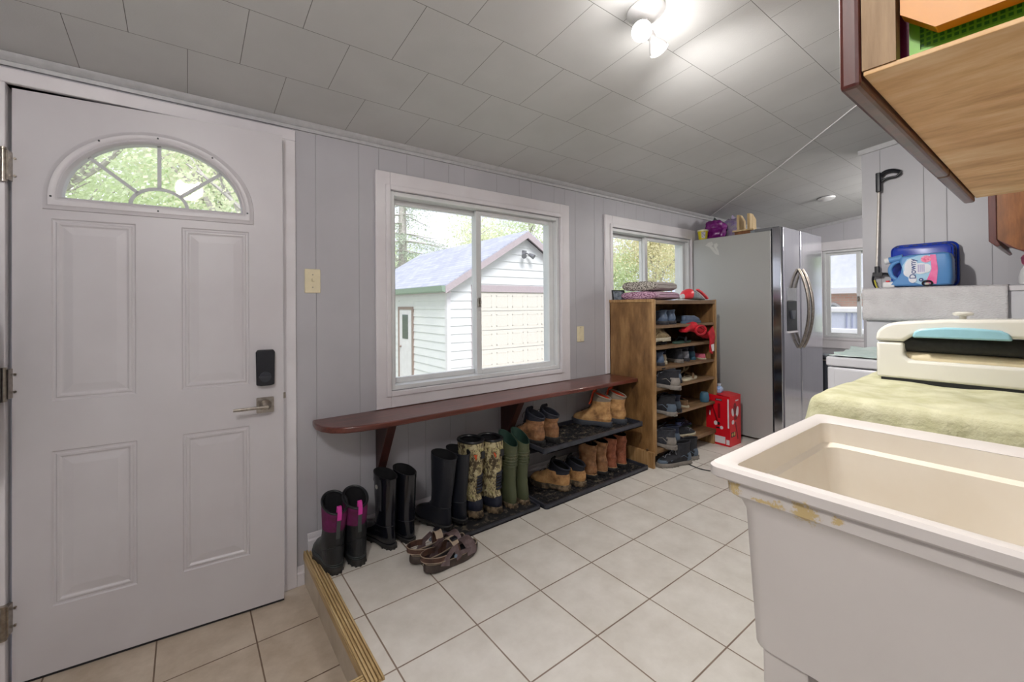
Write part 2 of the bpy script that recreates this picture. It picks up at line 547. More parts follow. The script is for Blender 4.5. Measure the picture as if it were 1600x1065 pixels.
# slab with a half round hole: front and back skins built as a strip from the arch to the outer rectangle
def slab(mb, y0, y1):
    n = 32
    A = arc(fx, fz, fa, fb, n)
    outer = []
    for i in range(n+1):
        t = PI*i/n
        c, s_ = math.cos(t), math.sin(t)
        k = min(((DL-fx) if c > 0 else fx)/abs(c) if abs(c) > 1e-6 else 9, (DH-fz)/s_ if s_ > 1e-6 else 9)
        outer.append((fx+c*k, fz+s_*k))
    # include exact top corners
    iL = min(range(n+1), key=lambda i: (outer[i][0]-0)**2+(outer[i][1]-DH)**2); outer[iL] = (0, DH)
    iR = min(range(n+1), key=lambda i: (outer[i][0]-DL)**2+(outer[i][1]-DH)**2); outer[iR] = (DL, DH)
    v = []; fs = []
    for y in (y0, y1):
        v += [(x, y, z) for x, z in A] + [(x, y, z) for x, z in outer]
    N = 2*(n+1)
    for i in range(n):
        fs.append((i, i+1, n+1+i+1, n+1+i)); fs.append((N+i, N+n+1+i, N+n+1+i+1, N+i+1))
        fs.append((i, N+i, N+i+1, i+1)); fs.append((n+1+i, n+1+i+1, N+n+1+i+1, N+n+1+i))
    mb.add(v, fs)
slabm = MB(); slab(slabm, 0.006, DT)
slabm.box(0, DL, 0.006, DT, 0, fz)
# room face with stamped panels: grid of nested frames
PAN = [(0.096, 0.326, 0.960, 1.613), (0.466, 0.697, 0.960, 1.613), (0.096, 0.329, 0.232, 0.782), (0.468, 0.697, 0.232, 0.782)]
face = MB()
ys = 0.0
def rect_ring(x0, x1, z0, z1, i, y): return [(x0+i, y, z0+i), (x1-i, y, z0+i), (x1-i, y, z1-i), (x0+i, y, z1-i)]
xs_ = sorted({0, DL, *[p for q in PAN for p in q[:2]]}); zs_ = sorted({0, fz, *[p for q in PAN for p in q[2:]]})
def inside(cx, cz): return any(a < cx < b and c < cz < d for a, b, c, d in PAN)
for i in range(len(xs_)-1):
    for j in range(len(zs_)-1):
        if not inside((xs_[i]+xs_[i+1])/2, (zs_[j]+zs_[j+1])/2):
            face.add([(xs_[i], 0, zs_[j]), (xs_[i+1], 0, zs_[j]), (xs_[i+1], 0, zs_[j+1]), (xs_[i], 0, zs_[j+1])], [(0, 1, 2, 3)])
n = 32
A = arc(fx, fz, fa, fb, n)
outer = []
for i in range(n+1):
    t = PI*i/n; c, s_ = math.cos(t), math.sin(t)
    k = min(((DL-fx) if c > 0 else fx)/abs(c) if abs(c) > 1e-6 else 9, (DH-fz)/s_ if s_ > 1e-6 else 9)
    outer.append([fx+c*k, fz+s_*k])
for tx in (0, DL):
    i = min(range(n+1), key=lambda i: (outer[i][0]-tx)**2+(outer[i][1]-DH)**2); outer[i] = [tx, DH]
for i in range(n):
    a, b, c, d = A[i], A[i+1], outer[i+1], outer[i]
    face.add([(p[0], 0, p[1]) for p in (a, b, c, d)], [(0, 1, 2, 3)])
face.add([(0, 0, 0), (DL, 0, 0), (DL, 0.006, 0), (0, 0.006, 0), (0, 0, DH), (DL, 0, DH), (DL, 0.006, DH), (0, 0.006, DH)], [(0, 3, 7, 4), (1, 5, 6, 2), (0, 1, 2, 3), (4, 7, 6, 5)])
o = slabm; o.add(face.v, face.f)
for q in PAN:
    steps = [(0, 0), (0.004, 0.0045), (0.010, 0.0048), (0.014, 0.001), (0.020, 0.001), (0.026, 0.0050), (0.030, 0.0050), (0.052, 0.0015), (0.056, 0.001)]
    rings = [rect_ring(*q, i, y) for i, y in steps]
    o.loft(rings, False, True)
slab_o = o.build('door_slab', M_DOOR, door, smooth=False)
# moulded rim round the fanlight
rim = MB(); rings = []
profile = [(-0.002, 0.004), (0.0, -0.006), (0.006, -0.012), (0.012, -0.010), (0.018, -0.013), (0.030, -0.013), (0.036, -0.008), (0.044, -0.006), (0.046, 0.001)]
for u, yy in profile:
    ring = [(x, yy, z) for x, z in arc(fx, fz, fa+u, fb+u, 40)]
    ring += [(fx-fa-u, yy, fz-u*1.0), (fx+fa+u, yy, fz-u*1.0)][:2]
    rings.append(ring)
rim.loft(rings, False, False)
rim_o = rim.build('fanlight_rim', M_DOOR, door)
sc = MB()
for sx, sz in ((fx-fa-0.022, fz+0.0), (fx-0.17, fz+fb*0.92), (fx, fz+fb+0.022), (fx+0.175, fz+fb*0.9), (fx+fa+0.022, fz+0.0), (fx, fz-0.022)):
    sc.lathe([(0.0035, -0.0145), (0.0035, -0.010)], 8, (sx, 0, sz), 'y')
sc.build('screw_plug', M_DARK, rim_o)
gr_ = MB()
M_GRILLE = plain('grille_white', (196, 198, 200), 0.5)
gr_.ribbon([(x, 0.018, z) for x, z in arc(fx, fz, 0.088, 0.070, 16)], (0, 1, 0), 0.006, 0.012)
for t in (PI/2, PI*0.235, PI*0.765):
    ax, az = fx+0.088*math.cos(t), fz+0.070*math.sin(t); bx_, bz = fx+fa*math.cos(t)*1.0, fz+fb*math.sin(t)*1.0
    gr_.ribbon([(ax, 0.018, az), (bx_, 0.018, bz)], (0, 1, 0), 0.006, 0.012)
gr_.build('fanlight_grille', M_GRILLE, door)
g = MB(); g.prism(arc(fx, fz, fa+0.002, fb+0.002, 32), 'y', 0.024, 0.027); g.build('pane', M_GLASS, door, smooth=False)
sw = MB(); sw.box(0.0, DL, 0.004, DT, -0.010, -0.001); sw.build('door_sweep', M_DARK, door, smooth=False)
for hz in (1.78, 1.035, 0.235):
    h = MB(); h.lathe([(0.0085, hz-0.052), (0.007, hz+0.052)], 10, (-0.010, -0.032, 0)); h.lathe([(0.010, hz-0.058), (0.010, hz-0.052)], 10, (-0.010, -0.032, 0)); h.lathe([(0.010, hz+0.052), (0.010, hz+0.058)], 10, (-0.010, -0.032, 0))
    h.box(-0.010, 0.002, -0.032, 0.0, hz-0.05, hz+0.05)
    for dz in (-0.03, 0.03): h.lathe([(0.004, -0.006), (0.004, 0)], 8, (0.008, 0, hz+dz), 'y')
    h.build('hinge', M_STEEL, door, smooth=True)
# electronic deadbolt
lk = MB(); lk.prism([(0.722, 0.955), (0.740, 0.951), (0.772, 0.951), (0.790, 0.955), (0.792, 1.095), (0.786, 1.105), (0.726, 1.105), (0.720, 1.095)], 'y', -0.030, 0)
lock = lk.build('deadbolt_cover', M_DARK, door, bevel=0.004)
k = MB(); k.lathe([(0.022, -0.034), (0.022, -0.029)], 20, (0.756, 0, 0.990), 'y'); k.rbox(0.732, 0.778, -0.046, -0.034, 0.986, 0.995, 0.003, 'y')
k.build('thumb_turn', plain('lock_grey', (52, 54, 62), 0.35), lock)
hd = MB(); hd.rbox(0.722, 0.788, -0.009, 0, 0.832, 0.898, 0.004, 'y'); hd.lathe([(0.024, -0.014), (0.014, -0.040), (0.012, -0.060)], 16, (0.755, 0, 0.865), 'y')
hdl = hd.build('handle_rose', M_STEEL, door)
lv = MB(); lv.rbox(0.640, 0.768, -0.068, -0.056, 0.860, 0.872, 0.004, 'x'); lv.build('lever', M_STEEL, hdl)
st = MB(); st.box(-0.1815, -0.172, 0.2605, 0.263, 0.745, 0.772); so = st.build('strike_plate', M_STEEL, smooth=False); so.parent = bpy.data.objects['door_frame']

# ------------------------------------------------------------------ wall bench
M_MAHOG = wood('mahogany_stain', (66, 30, 24), (98, 48, 38), (118, 62, 50), 0.28, (1.2, 14, 14), 3.0, 0.03, coat=0.3)
M_MAHOGD = wood('mahogany_dark', (42, 20, 18), (62, 30, 26), (74, 38, 32), 0.4, (14, 14, 1.5), 3.0, 0.03)
bench = thing('wall_bench', 'long reddish brown wall bench with a rounded left end under the big window', 'bench', (0, 0, 0))
top = [(2.098, WY), (-0.055, WY), (-0.062, 0.20), (-0.050, 0.135), (-0.020, 0.085), (0.03, 0.048), (0.10, 0.028), (0.2, 0.018), (2.098, 0.002)]
mb = MB(); mb.prism(top, 'z', 0.592, 0.620); mb.build('bench_top', M_MAHOG, bench, bevel=0.006, seg=3)
for x in (0.25, 1.055):
    mb = MB(); mb.prism([(WY, 0.592), (0.085, 0.592), (0.085, 0.575), (WY-0.022, 0.285), (WY, 0.285)], 'x', x, x+0.02)
    mb.prism([(0.085, 0.592), (0.075, 0.578), (WY-0.034, 0.285), (WY-0.022, 0.285)], 'x', x-0.012, x+0.032)
    mb.build('bracket', M_MAHOGD, bench, smooth=False, bevel=0.002)

# switch plates
def plate(name, label, x, z, sw):
    r = thing(name, label, 'switch' if sw else 'outlet', (x, WY, z))
    mb = MB(); mb.rbox(-0.035, 0.035, -0.006, 0, -0.057, 0.057, 0.004, 'y'); mb.build('face_plate', M_IVORY, r, bevel=0.002)
    if sw:
        t = MB(); t.box(-0.005, 0.005, -0.016, -0.006, -0.002, 0.012); t.build('toggle', M_IVORY, r, bevel=0.001)
    else:
        t = MB(); t.rbox(-0.016, 0.016, -0.009, -0.006, -0.035, 0.035, 0.005, 'y'); t.build('switch_rocker', M_IVORY, r, bevel=0.001)
    for dz in ((-0.03, 0.03) if sw else (-0.046, 0.046)): MB().lathe([(0.003, -0.0075), (0.003, -0.006)], 8, (0, 0, dz), 'y').build('screw', M_STEEL, r)
plate('light_switch', 'ivory toggle light switch plate on the wall between the door and the big window', -0.052, 1.285, True)
plate('wall_switch', 'ivory switch plate on the wall right of the big window', 1.786, 0.945, False)

# ------------------------------------------------------------------ shoe shelf
M_PLY = wood('old_plywood', (84, 58, 32), (128, 94, 56), (160, 124, 80), 0.5, (5, 5, 1.4), 2.4, 0.08)
M_PLYS = wood('plywood_shelf', (84, 62, 40), (124, 96, 66), (150, 122, 90), 0.55, (1.6, 12, 12), 2.2, 0.08)
M_EDGE = wood('pine_edge', (124, 92, 56), (164, 128, 84), (190, 156, 110), 0.5, (20, 20, 1.5), 3.0, 0.06)
SX0, SX1, SY0, SY1 = 2.100, 2.975, -0.135, 0.262
shelf = thing('shoe_shelf', 'tall stained plywood shoe shelf with seven tiers full of shoes', 'shelf', (0, 0, 0))
mb = MB(); mb.box(SX0, SX0+0.018, SY0+0.02, SY1, 0, 1.192); mb.build('side_panel', M_PLY, shelf, smooth=False)
mb = MB(); mb.box(SX1-0.018, SX1, SY0+0.02, SY1, 0.07, 1.192); mb.build('side_panel', M_PLY, shelf, smooth=False)
for a in (SX0-0.001, SX1-0.021):
    mb = MB(); mb.box(a, a+0.022, SY0-0.001, SY0+0.02, 0.085 if a < 2.5 else 0.10, 1.195); mb.build('face_strip', M_EDGE, shelf, smooth=False, bevel=0.002)
mb = MB(); mb.box(SX0-0.006, SX0+0.004, SY0, SY1, 1.175, 1.197); mb.build('edge_strip', M_EDGE, shelf, smooth=False, bevel=0.002)
mb = MB(); mb.box(SX0-0.022, SX0, SY0-0.0, SY1, 0, 0.11); mb.build('base_board', M_EDGE, shelf, smooth=False, bevel=0.002)
mb = MB(); mb.box(SX1-0.04, SX1-0.018, SY0+0.01, SY1, 0, 0.098); mb.build('base_board', M_EDGE, shelf, smooth=False, bevel=0.002)
mb = MB(); mb.lathe([(0.006, SX0-0.030), (0.008, SX0-0.018)], 10, (0, SY0+0.05, 0.125), 'x'); mb.build('bolt', M_STEEL, shelf)
SHZ = [1.190, 1.005, 0.852, 0.702, 0.557, 0.352, 0.125]
for i, z in enumerate(SHZ):
    mb = MB(); th = 0.020 if i not in (0, 6) else 0.03
    mb.box(SX0+0.018, SX1-0.019, SY0+(0.0 if i in (0, 6) else 0.008), SY1-0.006, z-th, z); mb.build('tier', M_PLYS, shelf, smooth=False, bevel=0.002)
mb = MB(); mb.box(SX0, SX1, SY1-0.006, SY1, 0.09, 1.19); mb.build('back_panel', M_PLY, shelf, smooth=False)

# ------------------------------------------------------------------ boot trays
M_TRAY = plain('grey_plastic_tray', (46, 48, 56), 0.4, c2=(60, 62, 72), ns=20)
def dirty(name, c, dirt, amt=0.5, ns=18, rough=0.6):
    t = NT(name); t.set(rough)
    f = t.noise(ns, None, 8, 0.7)
    t.color(t.ramp(f, [(amt, lin(c)), (amt+0.13, lin(dirt))]))
    t.bump(f, 0.4, 0.004)
    return t.m
M_TRAYD = dirty('tray_mesh_dirty', (24, 25, 30), (118, 108, 92), 0.53, 30)
def tray(name, label, x0, x1, y0, y1, z, h=0.022, rack=False, grid=True):
    r = thing(name, label, 'boot tray', (0, 0, 0))
    mb = MB()
    mb.rbox(x0, x1, y0, y1, z, z+0.006, 0.02, 'z')
    mb.build('tray_bottom', M_TRAYD, r, smooth=False)
    e = MB()
    n = 6
    def path(i):
        p = []
        for cx, cy, st in ((x1-0.02-i, y1-0.02-i, 0), (x0+0.02+i, y1-0.02-i, PI/2), (x0+0.02+i, y0+0.02+i, PI), (x1-0.02-i, y0+0.02+i, 1.5*PI)):
            for k in range(n+1):
                t = st+PI/2*k/n; p.append((cx+0.02*math.cos(t), cy+0.02*math.sin(t)))
        return p
    po, pi_ = path(0), path(0.012)
    rings = [[(x, y, z) for x, y in po], [(x, y, z+h) for x, y in po], [(x, y, z+h) for x, y in pi_], [(x, y, z+0.006) for x, y in pi_]]
    e.loft(rings, False, False); e.build('tray_rim', M_TRAY, r)
    if grid:
        g = MB(); sp = 0.028
        k = 0; x = x0+0.03
        while x < x1-0.03:
            y = y0+0.03
            while y < y1-0.03:
                g.box(x-0.009, x+0.009, y-0.004, y+0.004, z+0.006, z+0.0095) if (k % 2) else g.box(x-0.004, x+0.004, y-0.009, y+0.009, z+0.006, z+0.0095)
                y += sp; k += 1
            x += sp; k += 1
        g.build('tread_pattern', M_TRAYD, r, smooth=False)
    if rack:
        for x in (x0+0.05, x1-0.05):
            g = MB(); g.prism([(y1-0.02, z), (y0+0.06, z), (y1-0.02, z-0.12)], 'x', x, x+0.02)
            g.build('support_leg', M_TRAY, r, smooth=False)
    return r
tray('boot_tray', 'flat black boot tray on the floor under the camouflage and green boots', 0.50, 1.075, -0.085, 0.258, 0.001, 0.018, grid=False)
tray('boot_tray', 'muddy grey boot tray on the floor under the tan and brown work boots', 1.082, 2.055, -0.115, 0.258, 0.001, 0.024)
UT = 0.305
tray('boot_rack', 'raised grey plastic boot rack holding two pairs of tan work boots under the bench', 1.095, 2.025, -0.095, 0.262, UT, 0.030, rack=True)

# ------------------------------------------------------------------ footwear
def lerp(a, b, t): return a+(b-a)*t
def cr(keys, n):
    """Catmull-Rom through rows of numbers, n samples per span"""
    out = []
    for i in range(len(keys)-1):
        p0, p1, p2, p3 = keys[max(i-1, 0)], keys[i], keys[i+1], keys[min(i+2, len(keys)-1)]
        for k in range(n):
            t = k/n
            out.append([0.5*(2*b+(c-a)*t+(2*a-5*b+4*c-d)*t*t+(-a+3*b-3*c+d)*t**3) for a, b, c, d in zip(p0, p1, p2, p3)])
    out.append(list(keys[-1]))
    return out
def spow(v, p): return math.copysign(abs(v)**p, v)
NR = 40
def ring(z, b, f, w, slant=0.0, L=0.28, wob=0.0, seed=0, p=0.86):
    """outline at height z from heel b to front f, half width w; long rings take a foot shape"""
    r = []; mid = (b+f)/2; hl = (f-b)/2
    foot = max(0.0, min(1.0, (f-b-0.13)/0.10))
    for j in range(NR):
        a = 2*PI*j/NR
        c, s_ = math.cos(a), math.sin(a)
        x = mid + hl*spow(c, lerp(1.0, p, foot))
        y = w*spow(s_, lerp(1.0, 0.8, foot))
        u = (x-b)/max(f-b, 1e-6)
        shape = 0.89 + 0.17*math.exp(-((u-0.70)/0.22)**2) - 0.10*math.exp(-((u-0.38)/0.15)**2)
        y *= lerp(1.0, shape, foot)
        if wob:
            q = noise.noise(Vector((x*16+seed, y*16, z*26)))*wob
            x += c*q; y += s_*q
        r.append((x, y, z + slant*(x-mid)))
    return r
def offset(rings, d):
    out = []
    for r in rings:
        n_ = len(r); q = []
        for j in range(n_):
            a, b = Vector(r[j-1]), Vector(r[(j+1) % n_]); t = b-a; nn = Vector((t.y, -t.x, 0))
            nn = nn.normalized() if nn.length > 1e-9 else Vector((0, 0, 0))
            p = Vector(r[j]) + nn*d; q.append((p.x, p.y, p.z))
        out.append(q)
    return out
def patch(rings, cond, d):
    """surface piece lying d above the loft wherever cond(x, y, z) holds"""
    R = offset(rings, d); R2 = offset(rings, -0.0005); mb = MB(); n_ = len(R[0])
    for i in range(len(R)-1):
        for j in range(n_):
            k = (j+1) % n_
            q = [R[i][j], R[i][k], R[i+1][k], R[i+1][j]]
            c = [sum(p[a] for p in q)/4 for a in range(3)]
            if cond(*c): 
                q2 = [R2[i][j], R2[i][k], R2[i+1][k], R2[i+1][j]]
                mb.add(q+q2, [(0, 1, 2, 3), (7, 6, 5, 4), (0, 4, 5, 1), (1, 5, 6, 2), (2, 6, 7, 3), (3, 7, 4, 0)])
    return mb
def sole_mb(b, f, w, h, flare=0.004, heel=0.0, p=0.86):
    """sole outline with a raised waist between heel and ball"""
    mb = MB(); rings = []
    for z, e in ((0, -0.002), (0.003, 0.001), (h*0.5, flare*0.6), (h*0.85, flare), (h, flare*0.4)):
        r = ring(z, b-e-0.002, f+e+0.002, w+e+0.001, p=p)
        if z < h*0.5 and heel:
            r = [(x, y, z+heel*math.exp(-(((x-b)/(f-b)-0.36)/0.13)**4)) for x, y, z in r]
        rings.append(r)
    mb.loft(rings)
    # tread lugs round the rim
    n_ = NR
    for j in range(0, n_, 2):
        x, y, z = rings[1][j]; cx = (b+f)/2
        u = (x-b)/(f-b)
        if heel and 0.25 < u < 0.47: continue
        a = math.atan2(y, x-cx)
        M = Matrix.Translation((x*0.985+cx*0.015, y*0.93, h*0.22)) @ Matrix.Rotation(a, 4, 'Z')
        mb.box(-0.006, 0.004, -0.0045, 0.0045, -h*0.22, h*0.22, M)
    return mb
def footwear(root, keys, bands, sole, lining, n=5, wob=0.0, seed=0, thick=0.004, depth=0.6, rim=0.0, rim_mat=None):
    """keys: rows (z, back, front, half width, slant). bands: (name, top z, material) from the bottom up"""
    rows = cr(keys, n)
    rings = [ring(r[0], r[1], r[2], r[3], r[4], wob=wob, seed=seed) for r in rows]
    parts = {}
    i0 = 0
    for name, zt, mat in bands:
        i1 = i0+1
        while i1 < len(rows)-1 and rows[i1][0] < zt-1e-6: i1 += 1
        mb = MB(); mb.loft(rings[i0:i1+1], i0 == 0, False)
        parts[name] = mb.build(name, mat, root)
        i0 = i1
        if i0 >= len(rows)-1: break
    # inside
    zt = rows[-1][0]; z0 = zt*(1-depth)
    inner = [r for r, q in zip(rings, rows) if q[0] >= max(z0, sole[0]+0.01) and (q[2]-q[1]) < (rows[-1][2]-rows[-1][1])*1.6+0.02]
    inner = offset(inner, -thick)
    if len(inner) >= 2:
        mb = MB(); mb.loft(inner, True, False)
        k = len(mb.v); mb.loft([rings[-1], inner[-1]], False, False)
        parts['lining'] = mb.build('lining', lining, root)
    if rim:
        mb = MB(); mb.tube(offset([rings[-1]], -thick/2)[0], rim, 8, closed=True)
        parts['collar'] = mb.build('collar', rim_mat or lining, root)
    h, b, f_, w, mat = sole[:5]
    parts['sole'] = sole_mb(b, f_, w, h, heel=sole[5] if len(sole) > 5 else 0.006).build('sole', mat, root)
    parts['rings'] = rings; parts['rows'] = rows
    return parts
def find(rings, z, ang):
    """point on the outer surface near height z in direction ang (0 = toe)"""
    best = min(rings, key=lambda r: abs(sum(p[2] for p in r)/len(r)-z))
    return Vector(best[int(round(ang/(2*PI)*NR)) % NR])
def laces(root, rings, rows, za, zb, mat, n=5, half=0.018, parent=None):
    """zigzag lace up the instep from height za to zb"""
    mb = MB(); L_, R_ = [], []
    for i in range(n):
        z = lerp(za, zb, i/(n-1))
        r = min(range(len(rows)), key=lambda k: abs(rows[k][0]-z))
        rg = rings[r]; fr = rows[r][2]
        c = [p for p in rg if p[0] > (rows[r][1]+fr)/2]
        pl = min(c, key=lambda p: abs(p[1]-half)); pr_ = min(c, key=lambda p: abs(p[1]+half))
        L_.append(Vector(pl)+Vector((0.002, 0, 0.004))); R_.append(Vector(pr_)+Vector((0.002, 0, 0.004)))
    for i in range(n):
        mb.tube([L_[i], (L_[i]+R_[i])/2+Vector((0.004, 0, 0.003)), R_[i]], 0.0022, 6)
        if i < n-1: mb.tube([L_[i], (L_[i]+R_[i+1])/2+Vector((0.005, 0, 0.004)), R_[i+1]], 0.0022, 6)
    t = L_[-1]; mb.tube([t, t+Vector((0.01, 0.014, 0.006)), t+Vector((0.016, 0.022, -0.012)), t+Vector((0.014, 0.024, -0.03))], 0.002, 6)
    t = R_[-1]; mb.tube([t, t+Vector((0.012, -0.012, 0.006)), t+Vector((0.018, -0.02, -0.010)), t+Vector((0.016, -0.024, -0.034))], 0.002, 6)
    return mb.build('laces', mat, parent or root)

M_SOLEB = plain('black_sole', (26, 26, 28), 0.6, c2=(44, 42, 40), ns=25)
M_SOLEM = dirty('muddy_sole', (62, 54, 44), (138, 118, 92), 0.45, 22)
M_LIN = plain('dark_lining', (14, 14, 18), 0.9)
M_PURP = plain('purple_neoprene', (112, 26, 86), 0.8, c2=(84, 20, 62), ns=22, bump=0.2)
M_PINK = plain('pink_webbing', (206, 60, 158), 0.7)
M_GREYR = plain('grey_rubber', (62, 68, 68), 0.5)
M_RUBD = dirty('dusty_black_rubber', (26, 28, 31), (86, 88, 88), 0.56, 9, 0.42)

def slanted(keys, s): return [k[:4]+(s,) if i == len(keys)-1 else k for i, k in enumerate(keys)]
# --- short purple and black muck boots
def muck_boot(label, loc, rz, grp, rot=None):
    r = thing('rubber_boot', label, 'boot', loc, rz, grp, rot)
    keys = [(0.022, -.002, .255, .046, 0), (0.045, -.007, .252, .051, 0), (0.07, -.006, .225, .051, 0), (0.10, -.002, .165, .050, 0), (0.13, .001, .132, .048, 0),
            (0.17, .001, .122, .047, 0), (0.21, -.002, .122, .050, 0), (0.25, -.006, .126, .053, 0), (0.284, -.008, .130, .055, 0.38)]
    p = footwear(r, keys, [('rubber_foot', 0.175, M_RUBD), ('neoprene_shaft', 0.4, M_PURP)], (0.030, -0.010, .262, .051, M_SOLEB), M_LIN, depth=.75, rim=0.006, rim_mat=M_BLACK, thick=0.006)
    mb = MB(); mb.ribbon([(-0.004, 0, 0.15), (-0.003, 0, 0.19), (-0.008, 0, 0.215), (-0.010, 0, 0.24)], (0, 1, 0), 0.016, 0.003); mb.build('heel_strap', M_GREYR, r)
    mb = MB(); mb.ribbon([(-0.013, 0, 0.232), (-0.016, 0, 0.262), (-0.010, 0, 0.288), (-0.002, 0, 0.290), (0.004, 0, 0.262)], (0, 1, 0), 0.018, 0.003); mb.build('pull_tab', M_PINK, r)
    rg = p['rings']
    patch(rg, lambda x, y, z: x < 0.06 and 0.034 < z < 0.115 and z < 0.115-0.5*x, 0.003).build('heel_counter', M_RUBD, r)
    for k in range(2):
        mb = MB(); z = 0.034+0.008*k
        mb.tube([(x, y, z) for x, y, _ in ring(z, -0.011, .257, .0525)], 0.002, 6, closed=True); mb.build('sole_bead', M_GREYR, p['sole'])
    return r
d2r = math.radians
muck_boot('purple topped black muck boot, left one of the pair on the wooden step edge', (-0.018, 0.022, 0.001), d2r(91), 'purple topped boots', (d2r(2.5), 0, d2r(91)))
muck_boot('purple topped black muck boot, right one of the pair next to the black riding boots', (0.083, 0.022, 0), d2r(89), 'purple topped boots')

# --- glossy black riding style rain boots
M_GLOSS = plain('glossy_black_rubber', (14, 16, 24), 0.2, c2=(20, 22, 30), ns=8, coat=0.3)
def rain_boot(label, loc, rz, grp, H=0.345, badge=True, mat=None, solemat=None, w=.044, lean=0.0, ln=.145):
    r = thing('rubber_boot', label, 'boot', loc, rz, grp)
    mat = mat or M_GLOSS
    keys = [(0.016, .002, .265, .038, 0), (0.04, -.002, .262, .043, 0), (0.065, 0, .235, .043, 0), (0.09, .002, .17, .041, 0), (0.115, .003, .136, .041, 0),
            (0.15, .002, .130, .041, 0), (0.20, -.004, .132, .042, 0), (0.27, -.008, ln-.008, .044, 0), (H, -.012, ln-.004, w, 0.13)]
    keys = [(k[0], k[1]-lean*max(0, k[0]-.1), k[2]-lean*max(0, k[0]-.1), k[3], k[4]) for k in keys]
    p = footwear(r, keys, [('rubber_foot', 0.105, mat), ('shaft', 1, mat)], (0.022, -0.004, .27, .042, solemat or M_SOLEB), M_LIN, depth=.7, thick=0.004)
    rg = p['rings']
    patch(rg, lambda x, y, z: z > H-0.03-0.0 and z < H+0.1, 0.0015).build('top_band', mat, r)
    mb = MB(); mb.tube(offset([min(rg, key=lambda q: abs(q[0][2]-0.108))], 0.0005)[0], 0.002, 6, closed=True); mb.build('ankle_seam', mat, r)
    if badge:
        pt = find(rg, H-0.075, PI*0.56)
        s_ = MB(); s_.ribbon([(pt.x-0.012, pt.y+0.0035, H-0.01), (pt.x-0.012, pt.y+0.0035, H-0.06), (pt.x-0.014, pt.y+0.002, H-0.16)], (1, 0, 0), [0.016, 0.022, 0.014], 0.003); s_.build('side_strap', mat, r)
        b_ = MB(); b_.lathe([(0.011, 0.0), (0.011, 0.003), (0.007, 0.004)], 18, (pt.x+0.022, pt.y-0.001, H-0.055), 'y'); b_.build('round_badge', plain('badge_metal', (186, 184, 176), 0.3, 0.8), r)
    return r
rain_boot('glossy black rain boot with a round silver badge, under the left bench bracket', (0.252, 0.050, 0), d2r(102), 'black rain boots with badge')
rain_boot('glossy black rain boot standing right of the badge bearing one', (0.346, 0.042, 0), d2r(101), 'black rain boots with badge', badge=False)
M_MATTE = dirty('matte_black_rubber', (24, 27, 36), (58, 60, 66), 0.6, 7, 0.45)
rain_boot('tall matte black rubber boot behind the brown sandals, left of the pair', (0.535, 0.008, 0.020), d2r(105), 'tall matte black boots', 0.375, False, M_MATTE, None, .050, 0.10, .150)
rain_boot('tall matte black rubber boot beside the camouflage boots, right of the pair', (0.628, 0.012, 0.020), d2r(101), 'tall matte black boots', 0.375, False, M_MATTE, None, .048, 0.05, .150)

# --- camouflage boots
def camo():
    t = NT('camouflage'); t.set(0.75)
    v = t.map((1, 1, 0.8), (0, 0, 0), (0.4, 0.5, 0)); 
    a = t.noise(38, v, 6, 0.7); b = t.noise(60, t.map((1, 1, 0.4), (5, 3, 1), (0.5, 0.3, 0)), 6, 0.7)
    c1 = t.ramp(a, [(0.36, lin((66, 58, 42))), (0.46, lin((134, 120, 88))), (0.54, lin((198, 186, 144))), (0.64, lin((140, 134, 80)))])
    c = t.mix(t.ramp(b, [(0.52, (0, 0, 0)), (0.56, (1, 1, 1))]), c1, lin((70, 58, 42)))
    b2 = t.noise(22, t.map((1, 1, 1), (9, 2, 4)), 3)
    c = t.mix(t.ramp(b2, [(0.60, (0, 0, 0)), (0.64, (1, 1, 1))]), c, lin((196, 186, 148)))
    t.color(c); t.bump(a, 0.2, 0.002)
    return t.m
M_CAMO = camo()
M_NAVYR = plain('navy_rubber', (34, 38, 54), 0.5)
M_ORANGE = plain('orange_patch', (206, 84, 40), 0.6)
